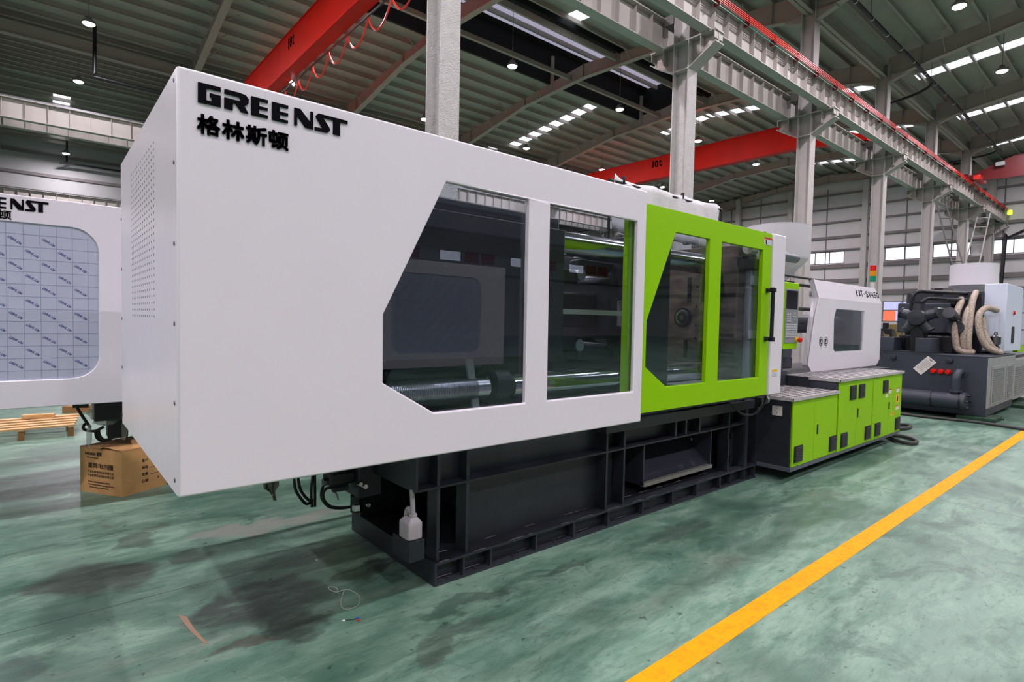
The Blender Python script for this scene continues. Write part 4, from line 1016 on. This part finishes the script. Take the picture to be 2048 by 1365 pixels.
# ------------------------------------------------------------------ second machine, behind on the left
def rrect(x0, x1, z0, z1, r, n=7):
    p = []
    for cx, cz, a0 in ((x1 - r, z1 - r, 0), (x0 + r, z1 - r, 90), (x0 + r, z0 + r, 180), (x1 - r, z0 + r, 270)):
        for k in range(n + 1):
            a = math.radians(a0 + 90 * k / n); p.append((cx + r * math.cos(a), cz + r * math.sin(a)))
    return p
M2 = thing('injection_molding_machine', 'second white molding machine on the left with film covered window', 'machine', (.4, 6.1, 0))
Y2 = 5.30
fw = rrect(-1.15, .353, .993, 2.117, .17)
f2 = M().prism([[(-1.62, .792), (2.2, .792), (2.2, 2.305), (-1.62, 2.305)], fw], 'y', Y2, Y2 + .03).build('front_cover', WHITE, M2, bevel=.006)
B(-1.62, 2.2, Y2 + .02, Y2 + .12, 2.292, 2.305).build('top_return', WHITE, f2, smooth=False)
pn = M().prism(fw, 'y', Y2 + .012, Y2 + .02).build('film_pane', FILM, f2, smooth=False)
gl = M()
x = .353 - .065
while x > -1.1: gl.box(x - .0015, x + .0015, Y2 + .0105, Y2 + .012, 1.0 if x < .2 else 1.05, 2.11 if x < .2 else 2.05); x -= .0915
z = 1.062
while z < 2.1: gl.box(-1.14, .35 if 1.15 < z < 1.95 else .30, Y2 + .0105, Y2 + .012, z - .0015, z + .0015); z += .0885
stuff(gl.build('grid_lines', FILMLINE, pn, smooth=False))
tx = M()
for i in range(15):
    for j in range(12):
        if (i + j) % 2: continue
        xc = .353 - .065 - .0457 - .0915 * i + .0915 ; zc = 1.062 + .044 + .0885 * j - .0885
        if xc < -1.1 or xc > .31 or zc < 1.02 or zc > 2.09: continue
        if (xc > .24 and (zc > 1.98 or zc < 1.10)): continue
        a = math.radians(146); du = Vector((math.cos(a), 0, math.sin(a))); dv = Vector((-math.sin(a), 0, math.cos(a)))
        c = Vector((xc, Y2 + .0103, zc))
        text_m(tx, 'PET SHEET', c - du * .0425 - dv * .0075, du * .085, dv * .015, .02)
stuff(tx.build('film_print', FILMTXT, pn, smooth=False))
logo(f2, .063 - .56 * .93, Y2, 2.198, .93, kz=1.1)
hanzi(f2, '格林斯顿', -.495, Y2 - .003, 2.128, .075, .062, .0935, .016)
B(-1.62, -1.60, Y2 + .03, 7.0, .792, 2.30).build('end_cover', ENDW, M2, smooth=False)
B(-1.62, 2.2, 6.97, 7.0, .792, 2.305).build('rear_cover', WHITE, M2, smooth=False)
g3 = M().prism([[(2.205, .85), (4.2, .85), (4.2, 2.25), (2.205, 2.25)], rrect(2.45, 3.1, 1.05, 2.05, .15), rrect(3.3, 3.95, 1.05, 2.05, .15)], 'y', Y2 + .04, Y2 + .07).build('safety_door', GREEN, M2, smooth=False)
for a, b in ((2.45, 3.1), (3.3, 3.95)): M().prism(rrect(a, b, 1.05, 2.05, .15), 'y', Y2 + .05, Y2 + .055).build('window_pane', PANE, g3, smooth=False)
B(.75, 4.4, 5.62, 6.7, 0, .80).build('base_frame', NAVY, M2, smooth=False)
B(-.6, 4.1, 5.75, 6.5, .80, 2.05).build('clamp_body', NAVY, M2, bevel=.02)
B(4.22, 4.5, Y2 + .04, 5.6, .85, 2.25).build('corner_post', WHITE, M2, bevel=.01)
# manifold and hoses below the cover
mf = B(.33, .62, 5.50, 5.80, .62, .80).build('manifold', BLKMETAL, M2, bevel=.01)
B(.42, .56, 5.55, 5.72, .46, .62).build('valve_block', BLACK, mf, bevel=.015)
for p in ([(.22, 5.6, .75), (.245, 5.6, .69), (.29, 5.6, .60), (.31, 5.6, .56)], [(.28, 5.6, .60), (.265, 5.6, .57), (.28, 5.6, .545), (.34, 5.6, .53), (.40, 5.6, .56)],
          [(.345, 5.6, .54), (.35, 5.6, .48), (.385, 5.6, .445), (.44, 5.6, .452), (.47, 5.6, .48)], [(.362, 5.58, .535), (.372, 5.58, .485), (.40, 5.58, .455), (.45, 5.58, .462), (.48, 5.58, .50)]):
    M().tube(p, .011, 8, 5).build('hose', BLACK, M2)
M().cyl((.20, 5.6, .752), (.30, 5.6, .745), .022, 10).build('connector', BLKMETAL, M2)
random.seed(11)
for (cx, cz, rx, rz) in ((.36, .68, .07, .05), (.42, .62, .09, .045), (.30, .50, .018, .085), (.53, .52, .022, .075)):
    g = M(); vs = []; n1, n2 = 14, 9
    for a in range(n2):
        for b in range(n1):
            t = math.pi * (a + .5) / n2; p = 2 * math.pi * b / n1; k = 1 + random.uniform(-.22, .22)
            vs.append((cx + rx * k * math.sin(t) * math.cos(p), 5.56 + .04 * k * math.sin(t) * math.sin(p), cz + rz * k * math.cos(t)))
    g.add(vs, [(a * n1 + b, a * n1 + (b + 1) % n1, (a + 1) * n1 + (b + 1) % n1, (a + 1) * n1 + b) for a in range(n2 - 1) for b in range(n1)]).build('plastic_wrap', PLFILM, M2)

# the machine across the aisle, behind the camera: it shows in the window panes
M4 = copy_tree(M2); M4.location = (3.6, -3.0, 0); M4.rotation_euler = (0, 0, math.pi)
for ch in M4.children_recursive:
    if ch.name.startswith(('letter', 'chinese')): bpy.data.objects.remove(ch, do_unlink=True)
M4['label'] = 'molding machine across the aisle seen mirrored in the smoked windows'

# ------------------------------------------------------------------ cardboard box
bc = Vector((.501, 5.430, 0)); e1 = Vector((-.248, .406, 0)); e2 = Vector((.62, .346, 0)); hz = .372
bx_ = thing('cardboard_box', 'brown cardboard box with Chinese print under the white machine', 'box', tuple(bc))
g = M()
def bq(a, b, c, d): g.add([a, b, c, d], [(0, 1, 2, 3)])
up = Vector((0, 0, hz))
A_, B_, C_, D_ = bc, bc + e1, bc + e1 + e2, bc + e2
g.add([A_, B_, C_, D_, A_ + up, B_ + up, C_ + up, D_ + up], [(3, 2, 1, 0), (0, 1, 5, 4), (1, 2, 6, 5), (2, 3, 7, 6), (3, 0, 4, 7)])
bo = g.build('body', CARD, bx_, smooth=False); sd = bo.modifiers.new('Solid', 'SOLIDIFY'); sd.thickness = .005; sd.offset = -1
def flap(p0, p1, d, lift, name='flap'):
    q = M(); th_ = Vector((0, 0, .004)); l = Vector((0, 0, lift))
    vs = [p0, p1, p1 + d + l, p0 + d + l]; q.add(vs + [v + th_ for v in vs], [(0, 1, 2, 3), (7, 6, 5, 4), (0, 4, 5, 1), (1, 5, 6, 2), (2, 6, 7, 3), (3, 7, 4, 0)])
    return q.build(name, CARD, bx_, smooth=False)
flap(A_ + up, D_ + up, e1 * .5, .022); flap(B_ + up + e1 * 0, C_ + up, -e1 * .5, .002)
flap(A_ + up - Vector((0, 0, .006)), B_ + up - Vector((0, 0, .006)), e2 * .3, -.004); flap(C_ + up - Vector((0, 0, .006)), D_ + up - Vector((0, 0, .006)), -e2 * .3, -.004)
n1 = Vector((e1.y, -e1.x, 0)).normalized() * -1
if n1.dot(Vector((-1, -1, 0))) < 0: n1 = -n1
u1 = -e1.normalized()            # reading direction on the left face
w1 = e1.length
pr = M(); off = n1 * .0015
def L1(s, u, z, w, h, bold=0.0): text_m(pr, s, B_ + off + u1 * (u * w1) + Vector((0, 0, z * hz)), u1 * (w * w1), Vector((0, 0, h * hz)), bold)
L1('星辉电热圈', .20, .56, .60, .115, .02)
L1('宁波星辉电热电器有限公司', .19, .445, .62, .062, .01)
L1('宁波星辉电热电器有限公司', .19, .365, .62, .062, .01)
def marks(u, z, w, h, n):          # lines too worn to read: a row of small print marks
    for k in range(n):
        p0 = B_ + off + u1 * ((u + w * k / n) * w1) + Vector((0, 0, z * hz)); du = u1 * (w / n * .7 * w1); dv = Vector((0, 0, h * hz * random.uniform(.7, 1)))
        pr.add([p0, p0 + du, p0 + du + dv, p0 + dv], [(0, 1, 2, 3)])
random.seed(4)
marks(.20, .235, .52, .035, 18); marks(.21, .175, .62, .03, 22); marks(.22, .115, .48, .03, 16); marks(.13, .84, .26, .07, 7); L1('星辉', .41, .83, .12, .09, .03); marks(.17, .775, .30, .025, 12)
stuff(pr.build('printed_label', PRINT, bx_, smooth=False))
n2 = Vector((e2.y, -e2.x, 0)).normalized()
if n2.dot(Vector((1, -1, 0))) < 0: n2 = -n2
u2 = e2.normalized(); w2 = e2.length
pr = M()
def L2(s, u, z, w, h, bold=0.0): text_m(pr, s, bc + n2 * .0015 + u2 * (u * w2) + Vector((0, 0, z * hz)), u2 * (w * w2), Vector((0, 0, h * hz)), bold)
for i, s in enumerate(('客户', '规格', '数量', '日期')):
    z = .66 - i * .155
    L2(s, .235, z, .075, .07, .015)
    if i < 3:
        p0 = bc + n2 * .0015 + u2 * (.33 * w2) + Vector((0, 0, z * hz)); pr.add([p0, p0 + u2 * .5 * w2, p0 + u2 * .5 * w2 + Vector((0, 0, .003)), p0 + Vector((0, 0, .003))], [(0, 1, 2, 3)])
L2('年', .42, .21, .035, .06); L2('月', .55, .21, .035, .06); L2('日', .68, .21, .035, .06); L2('星辉电热圈', .29, .84, .28, .06, .01)
for k in (.33, .41): p0 = bc + n2 * .0015 + u2 * (k * w2) + Vector((0, 0, .93 * hz)); pr.add([p0, p0 + u2 * .012, p0 + u2 * .012 + Vector((0, 0, .022)), p0 + Vector((0, 0, .022))], [(0, 1, 2, 3)])
stuff(pr.build('printed_form', PRINT, bx_, smooth=False))

# ------------------------------------------------------------------ wooden pallet
pl = thing('wooden_pallet', 'wooden pallet of slats on block feet, behind the second machine', 'pallet', (-.3, 8.9, 0))
for i, y in enumerate((8.50, 8.68, 8.86, 9.06, 9.28)):
    B(-1.15, .32 + .02 * i, y - .045, y + .045, .118, .14).build('slat', WOOD, pl, bevel=.002)
for x in (.285, -.165, -.62, -1.08): B(x - .026, x + .026, 8.45, 9.33, .105, .118).build('cross_slat', WOOD, pl, smooth=False)
for x in (.285, -.165, -.62, -1.08):
    for y in (8.50, 8.9, 9.28): B(x - .026, x + .026, y - .045, y + .045, 0, .105).build('foot', WOODD, pl, smooth=False)
wb = M().obox((-.01, 9.17, .165), (.15, -.045, 0), (.012, .04, 0), (0, 0, .025)); tag(wb.build('wood_block', WOOD, org=(-.01, 9.17, .14)), 'short rough timber block lying on the wooden pallet', 'wood')
wq = M().obox((.42, 10.4, .05), (.16, -.05, 0), (.01, .04, 0), (0, 0, .05)); tag(wq.build('wood_block', WOODD, org=(.42, 10.4, 0)), 'timber offcut on the floor beyond the pallet', 'wood')

# ------------------------------------------------------------------ third machine with the dark oil tank, on the right
M3 = thing('injection_molding_machine', 'third machine on the right with dark oil tank and wrapped hoses', 'machine', (13.5, 2.9, 0))
X3 = 11.80
tk = B(X3, 14.10, 1.95, 3.95, .065, 1.035).build('oil_tank', NAVY2, M3, bevel=.004)
B(X3 - .004, 14.1, 1.93, 3.95, 1.035, 1.05).build('tank_lid', NAVY2, M3, smooth=False)
B(X3 + .004, 14.12, 1.935, 1.95, .20, 1.03).build('side_panel', GREYPANEL, tk, smooth=False)
for a, b in ((12.03, 13.15), (13.3, 14.0)):
    lv = B(a, b, 1.925, 1.936, .24, .88).build('louvre_panel', GREYPANEL, tk, bevel=.003)
    for k in range(16): B(a + .08, b - .12, 1.917, 1.927, .28 + k * .036, .295 + k * .036).build('louvre', mat('louvre edge', (120, 122, 122), .5), lv, smooth=False)
B(14.14, 16.6, 1.95, 2.10, .16, .92).build('side_panel', GREYPANEL, M3, bevel=.004)
for k in range(14): B(14.3, 16.5, 1.942, 1.95, .24 + k * .04, .256 + k * .04).build('louvre', mat('louvre edge', (120, 122, 122), .5), M3, smooth=False)
B(14.14, 16.8, 2.1, 3.9, .06, .98).build('base_frame', NAVY, M3, smooth=False)
for y, z in ((2.67, .76), (2.565, .76), (2.465, .76)):
    c_ = M().cyl((X3 - .012, y, z), (X3, y, z), .045, 16).build('cap_flange', REDLAB, tk)
    M().lathe((X3 - .012, y, z), [(.006, -.045), (.036, -.04), (.042, -.02), (.042, 0)], 20, 'x').build('red_cap', REDPL, c_)
for y, z in ((2.45, .955), (3.27, .955)): M().lathe((X3, y, z), [(.012, -.05), (.04, -.045), (.048, -.02), (.048, 0)], 16, 'x').build('grey_cap', NAVY, tk)
nt_ = M(); a = Vector((X3 - .012, 2.755, 1.015)); b = Vector((X3 - .012, 2.63, .91)); c = Vector((X3 - .012, 2.845, .675)); d = Vector((X3 - .012, 2.965, .785))
no = nt_.add([a, b, c, d] + [v + Vector((.003, 0, 0)) for v in (a, b, c, d)], [(0, 1, 2, 3), (7, 6, 5, 4), (0, 4, 5, 1), (1, 5, 6, 2), (2, 6, 7, 3), (3, 7, 4, 0)]).build('paper_notice', PAPER, tk, smooth=False)
ln = M(); du = (d - a); dv = (b - a)
for k in range(9):
    p0 = a + du * (.22 + .075 * k) + dv * .12 + Vector((-.001, 0, 0)); p1 = p0 + dv * random.uniform(.55, .78)
    ln.add([p0, p1, p1 + du * .02, p0 + du * .02], [(0, 1, 2, 3)])
ln.add([a + du * .05 + dv * .35 + Vector((-.001, 0, 0)), a + du * .05 + dv * .65 + Vector((-.001, 0, 0)), a + du * .13 + dv * .65 + Vector((-.001, 0, 0)), a + du * .13 + dv * .35 + Vector((-.001, 0, 0))], [(0, 1, 2, 3)])
ln.build('notice_print', KEYGREY, no, smooth=False)
cy = M().cyl((X3 - .20, 2.20, .30), (X3 - .20, 3.9, .30), .135, 28).build('oil_cooler', NAVY2, M3)
for y in (2.24, 2.62, 3.35): M().lathe((X3 - .20, y, .30), [(.14, -.012), (.145, 0), (.14, .012)], 28, 'y').build('band', BLKMETAL, cy)
M().lathe((X3 - .20, 2.20, .30), [(.10, -.05), (.13, -.045), (.152, -.03), (.152, .02)], 28, 'y').build('end_flange', NAVY2, cy)
for k in range(6): M().lathe((X3 - .20 + .12 * math.cos(k), 2.15, .30 + .12 * math.sin(k)), [(.018, -.03), (.018, 0)], 6, 'y').build('flange_bolt', BLKMETAL, cy)
M().tube([(X3 - .20, 2.31, .42), (X3 - .20, 2.31, .55), (X3 - .20, 2.31, .68), (X3 - .14, 2.30, .765), (X3 - .02, 2.28, .775), (X3, 2.28, .775)], .058, 14, 4).build('elbow_pipe', NAVY2, M3)
M().lathe((X3 - .20, 2.31, .45), [(.09, 0), (.09, .035)], 18).build('pipe_flange', NAVY2, M3)
M().lathe((X3, 2.28, .775), [(.085, -.03), (.085, 0)], 18, 'x').build('pipe_flange', NAVY2, M3)
for x, y0, y1 in ((11.95, 1.80, 2.3), (14.6, 1.80, 2.3)):
    pd = B(x - .3, x + .3, y0, y1, 0, .062).build('mount_pad', PADGRN, M3, bevel=.006)
    M().cyl((x + .1, y0 - .05, .03), (x + .1, y0, .03), .018, 8).build('pad_screw', PADGRN, pd)
# pump and valve group on the tank lid
B(11.9, 12.5, 2.75, 2.98, 1.05, 1.32).build('pump_pedestal', NAVY2, M3, bevel=.01)
B(11.9, 12.5, 3.30, 3.55, 1.05, 1.32).build('pump_pedestal', NAVY2, M3, bevel=.01)
B(11.85, 12.6, 2.70, 3.60, 1.05, 1.08).build('pump_plate', NAVY, M3, smooth=False)
B(12.05, 12.35, 2.9, 3.1, 1.08, 1.55).build('valve_post', BLKMETAL, M3, bevel=.01)
hub = M().lathe((12.1, 3.0, 1.68), [(.05, -.16), (.13, -.15), (.15, -.10), (.15, .12), (.08, .14)], 22, 'x').build('motor_hub', NAVY, M3)
for k in range(5):
    a = math.radians(18 + 72 * k); dy, dz = math.cos(a), math.sin(a)
    M().cyl((12.1, 3.0 + .10 * dy, 1.68 + .10 * dz), (12.1, 3.0 + .27 * dy, 1.68 + .27 * dz), .10, 16, .085).build('motor_cylinder', NAVY, hub)
    M().cyl((12.1, 3.0 + .27 * dy, 1.68 + .27 * dz), (12.1, 3.0 + .295 * dy, 1.68 + .295 * dz), .10, 16).build('cylinder_head', BLKMETAL, hub)
hub2 = M().cyl((12.5, 2.55, 1.52), (13.6, 2.50, 1.42), .13, 18).build('gearbox', NAVY, M3)
M().cyl((12.3, 2.60, 1.78), (12.75, 2.55, 1.64), .10, 16, .06).build('motor_cone', NAVY, M3)
B(13.1, 16.0, 2.75, 3.6, 1.4, 1.98).build('injection_body', NAVY2, M3, bevel=.02)
B(12.5, 16.0, 2.55, 3.4, 1.05, 1.36).build('carriage', BLKMETAL, M3, bevel=.02)
B(13.25, 14.8, 2.30, 3.5, 1.05, 2.2).build('front_housing', NAVY, M3, bevel=.02)
for y, z, r in ((3.12, 2.16, .035), (2.98, 2.03, .028)):
    M().tube([(12.15, y, 1.75), (12.15, y, z - .2), (12.16, y - .02, z - .06), (12.22, y - .09, z), (12.4, y - .2, z), (13.2, y - .55, z), (14.0, y - .75, z)], r, 10, 5).build('steel_pipe', BLKMETAL, M3)
M().cyl((12.6, 2.85, 1.86), (13.4, 2.6, 1.86), .022, 10).build('chrome_rod', STEEL, M3)
for x, y, z in ((12.9, 2.9, 2.16), (13.2, 2.75, 2.0)): B(x - .05, x + .05, y - .06, y + .06, z - .05, z + .09).build('pipe_clamp', BLKMETAL, M3, bevel=.006)
# wrapped hoses
HZ = [[(13.1, 2.60, 2.05), (12.85, 2.55, 1.98), (12.62, 2.56, 1.75), (12.5, 2.54, 1.40), (12.48, 2.50, 1.16), (12.5, 2.42, 1.09), (12.6, 2.3, 1.08)],
      [(13.3, 2.42, 2.18), (12.95, 2.40, 2.02), (12.72, 2.38, 1.70), (12.62, 2.37, 1.40), (12.6, 2.36, 1.15), (12.7, 2.32, 1.09)],
      [(13.0, 2.42, 1.95), (12.75, 2.43, 1.8), (12.62, 2.44, 1.55), (12.56, 2.44, 1.25), (12.6, 2.42, 1.10)],
      [(13.2, 2.10, 1.84), (12.95, 2.20, 1.88), (12.78, 2.27, 1.74), (12.72, 2.24, 1.45), (12.74, 2.14, 1.2), (12.85, 2.02, 1.10), (13.0, 1.99, 1.09)],
      [(12.9, 2.24, 1.7), (12.84, 2.2, 1.45), (12.82, 2.1, 1.22), (12.95, 2.03, 1.12), (13.1, 2.02, 1.11)]]
for p in HZ: M().tube(p, .052, 12, 5).build('wrapped_hose', WRAP, M3)
vv = M().lathe((13.0, 2.06, 1.10), [(.06, 0), (.06, .10), (.035, .12), (.075, .14), (.075, .27), (.03, .30), (.02, .36)], 16).build('filter_valve', SCREW, M3)
# post, door and hopper
ps = B(13.30, 14.92, 1.98, 2.30, 1.10, 2.33).build('white_panel', WHITE2, M3, bevel=.01)
M().lathe((13.99, 1.98, 1.815), [(.012, -.03), (.035, -.025), (.04, 0)], 16, 'y').build('red_button', REDPL, ps)
M().prism(rrect(13.88, 14.12, 1.25, 1.56, .06), 'y', 1.970, 1.981).build('handle_recess', BLACK, ps, smooth=False)
dd = B(14.95, 16.8, 2.02, 2.1, 1.05, 2.30).build('green_door', GREEN, M3, bevel=.008)
for z in (1.5, 1.84): M().cyl((14.96, 2.0, z), (15.1, 1.93, z), .014, 8).build('door_handle', BLKMETAL, dd)
B(15.15, 16.6, 2.01, 2.02, 1.2, 2.15).build('door_window', FILM, dd, smooth=False)
M().lathe((15.35, 2.85, 0), [(.10, 2.10), (.14, 2.2), (.385, 2.40), (.415, 2.43), (.415, 2.86), (.42, 2.875), (.39, 2.88), (.02, 2.89)], 40).build('hopper', WHITE, M3)
B(14.9, 15.8, 2.6, 3.1, 2.05, 2.15).build('hopper_seat', NAVY2, M3, bevel=.01)

# ------------------------------------------------------------------ things between and behind the machines
wk = thing('work_bench', 'cluttered steel work bench behind the dark tank', 'bench', (18.6, 5.4, 0))
B(16.4, 21.2, 5.0, 5.9, 1.12, 1.20).build('bench_top', mat('worn bench', (96, 88, 78), .6), wk, smooth=False)
for x in (16.5, 18.8, 21.1):
    for y in (5.08, 5.8): B(x - .04, x + .04, y - .04, y + .04, 0, 1.12).build('leg', mat('bench leg', (92, 78, 62), .6), wk, smooth=False)
for z in (.2, .62): B(16.5, 21.1, 5.05, 5.85, z, z + .04).build('shelf', mat('bench leg', (92, 78, 62), .6), wk, smooth=False)
for x in (17.4, 19.6): B(x - .03, x + .03, 4.96, 5.0, .1, 1.19).build('tool_post', mat('yellow post', (186, 170, 92), .5), wk, smooth=False)
random.seed(21)
for k in range(9):
    x = 16.75 + .52 * k; w, h = random.uniform(.12, .22), random.uniform(.14, .5)
    mm = random.choice([NAVY2, BLKMETAL, GREYPANEL, mat('brass part', (150, 132, 84), .4, .6)])
    g = M().box(x - w, x + w, 5.25, 5.65, 1.20, 1.20 + h * .6).cyl((x, 5.45, 1.20 + h * .6), (x, 5.45, 1.20 + h), w * .6, 12)
    tag(g.build('machine_part', mm, org=(x, 5.45, 1.20), bevel=.008), 'steel machine part lying on the work bench, %s from the left' % ORDN[k], 'machine part', 'parts on the work bench')
rl = thing('steel_roller', 'long dark green roller on a rack beside the third column', 'roller', (19.5, 9.6, 0))
M().cyl((15.5, 10.2, 3.35), (19.6, 10.2, 3.35), .22, 20).build('drum', mat('roller green', (52, 74, 74), .4), rl)
M().cyl((19.6, 10.2, 3.35), (20.0, 10.2, 3.35), .14, 16).build('journal', NAVY2, rl)
for x in (15.8, 20.1): B(x - .08, x + .08, 10.1, 10.3, 0, 3.2 if x < 16 else 3.7).build('rack_post', GREYPANEL, rl, smooth=False)
B(15.5, 20.3, 10.05, 10.35, 2.86, 2.98).build('rack_rail', GREYPANEL, rl, smooth=False)
for z in (.6, 1.4, 2.1, 2.5): B(15.5, 20.2, 10.12, 10.28, z, z + .12).build('rack_shelf', mat('rack slat', (92, 100, 96), .5), rl, smooth=False)
def ladder(name, label, a, b, w, m, n):
    a, b, w = Vector(a), Vector(b), Vector(w)
    t = thing(name, label, 'ladder', tuple(a))
    for s in (-1, 1): M().cyl(a + w * s, b + w * s * .75, .035, 6).build('stile', m, t)
    for k in range(n):
        f_ = (k + .5) / n; p = a + (b - a) * f_
        M().cyl(p - w * (1 - .25 * f_), p + w * (1 - .25 * f_), .025, 6).build('rung', m, t)
    return t
ladder('step_ladder', 'dark leaning ladder against the fifth column', (33.0, 5.6, 0), (35.2, 8.0, 7.9), (.25, -.2, 0), mat('dark ladder steel', (84, 78, 78), .5), 14)
ladder('access_ladder', 'pale access ladder rising to the runway beam by the sixth column', (41.2, 8.5, 0), (44.4, 7.9, 8.6), (.2, -.35, 0), mat('pale ladder steel', (176, 170, 168), .5), 15)

# ------------------------------------------------------------------ on the floor
tag(B(-6, 50, 1.30, 1.417, 0, .002).build('floor_line', YELLOW, smooth=False), 'yellow painted line running along the aisle floor', 'floor marking')
fc_ = M().tube([(9.0, 2.9, .025), (10.4, 3.2, .025), (11.2, 3.05, .025), (11.25, 2.6, .025), (11.35, 2.05, .025), (11.25, 1.6, .025), (11.0, 1.0, .025), (10.6, .4, .025), (10.3, -.2, .025)], .022, 10, 6)
tag(fc_.build('floor_cable', CABLE, org=(11.2, 2.0, 0)), 'dark cable lying across the floor from the tank to the aisle', 'cable')
cc = M().tube([(8.9, 2.75, .03), (8.85, 2.5, .03), (8.9, 2.35, .03), (8.80, 2.18, .03), (8.62, 2.09, .03), (8.44, 2.12, .03), (8.50, 2.28, .03), (8.72, 2.42, .03), (8.85, 2.6, .03)], .024, 10, 6)
tag(cc.build('cable_loop', CABLE, org=(8.7, 2.3, 0)), 'loop of black cable at the foot of the last green cabinet', 'cable')
cc = M().tube([(9.2, 2.75, .03), (9.5, 2.55, .03), (9.75, 2.47, .03), (9.98, 2.52, .03), (9.95, 2.68, .03), (9.6, 2.80, .03)], .024, 10, 6)
tag(cc.build('cable_loop', CABLE, org=(9.7, 2.6, 0)), 'smaller cable loop further back beside the tank', 'cable')
wr = thing('wire_scrap', 'tangled thin white wire with coloured ends lying on the floor', 'wire', (1.22, 2.76, 0))
M().tube([(x, y, .004) for x, y in ((1.207, 2.957), (1.225, 2.946), (1.238, 2.921), (1.234, 2.89), (1.224, 2.872), (1.21, 2.891), (1.203, 2.925), (1.206, 2.953))], .0011, 6, 4).build('strand', PAPER, wr)
M().tube([(1.234, 2.885, .003), (1.225, 2.863, .006), (1.203, 2.791, .008), (1.17, 2.74, .004), (1.128, 2.689, .003)], .0014, 6, 4).build('strand', GREYPANEL, wr)
M().tube([(x, y, .006) for x, y in ((1.258, 2.86), (1.21, 2.786), (1.178, 2.711), (1.181, 2.673), (1.213, 2.658), (1.253, 2.673), (1.281, 2.709), (1.296, 2.762), (1.293, 2.81), (1.28, 2.857), (1.253, 2.869), (1.23, 2.87))], .0011, 6, 4).build('strand', PAPER, wr)
M().tube([(1.134, 2.575, .004), (1.152, 2.569, .005), (1.172, 2.558, .004), (1.19, 2.558, .004)], .0014, 6, 3).build('lead', BLACK, wr)
M().cyl((1.126, 2.578, .004), (1.138, 2.572, .004), .0045, 8).build('plug', WHITE, wr)
M().cyl((1.19, 2.560, .004), (1.203, 2.560, .004), .004, 8).build('terminal', mat('blue terminal', (60, 90, 190), .4), wr)
M().cyl((1.182, 2.536, .004), (1.196, 2.532, .004), .004, 8).build('terminal', REDPL, wr)
def scrap(name, label, cat, poly, m, h=.0015):
    cx = sum(p[0] for p in poly) / len(poly); cy = sum(p[1] for p in poly) / len(poly)
    return tag(M().prism(poly, 'z', 0, h).build(name, m, org=(cx, cy, 0), smooth=False), label, cat)
scrap('tape_strip', 'brown strip of tape stuck to the floor near the oil stains', 'tape', [(.515, 3.135), (.545, 3.09), (.552, 2.95), (.572, 2.79), (.578, 2.77), (.560, 2.785), (.535, 2.93), (.520, 3.06)], mat('brown tape', (150, 122, 100), .5))
scrap('metal_chip', 'small bright chip of metal on the large oil stain', 'scrap', [(.222, 3.897), (.236, 3.890), (.234, 3.884), (.219, 3.891)], STEEL, .003)
scrap('paper_scrap', 'torn white scrap of paper in the shade under the cover', 'scrap', [(1.285, 3.345), (1.298, 3.338), (1.292, 3.325), (1.280, 3.334)], PAPER, .003)
rg = M(); n1 = 9
prof = [(1.20, .85, .015), (1.20, .62, .03), (1.205, .44, .045), (1.208, .36, .052), (1.212, .32, .05), (1.218, .285, .022), (1.228, .25, .012), (1.24, .215, .008)]
vs = []
for k, (x, z, w) in enumerate(prof):
    for q in range(n1): vs.append((x - w + 2 * w * q / (n1 - 1), 3.97 + .012 * math.sin(q * 1.9 + k), z + .008 * math.sin(q * 2.3 + k * 1.3)))
rgo = rg.add(vs, [(k * n1 + q, k * n1 + q + 1, (k + 1) * n1 + q + 1, (k + 1) * n1 + q) for k in range(len(prof) - 1) for q in range(n1 - 1)]).build('hanging_rag', mat('grey rag', (150, 150, 136), .6, bump=.5, bscale=30), MC)
sd = rgo.modifiers.new('Solid', 'SOLIDIFY'); sd.thickness = .004
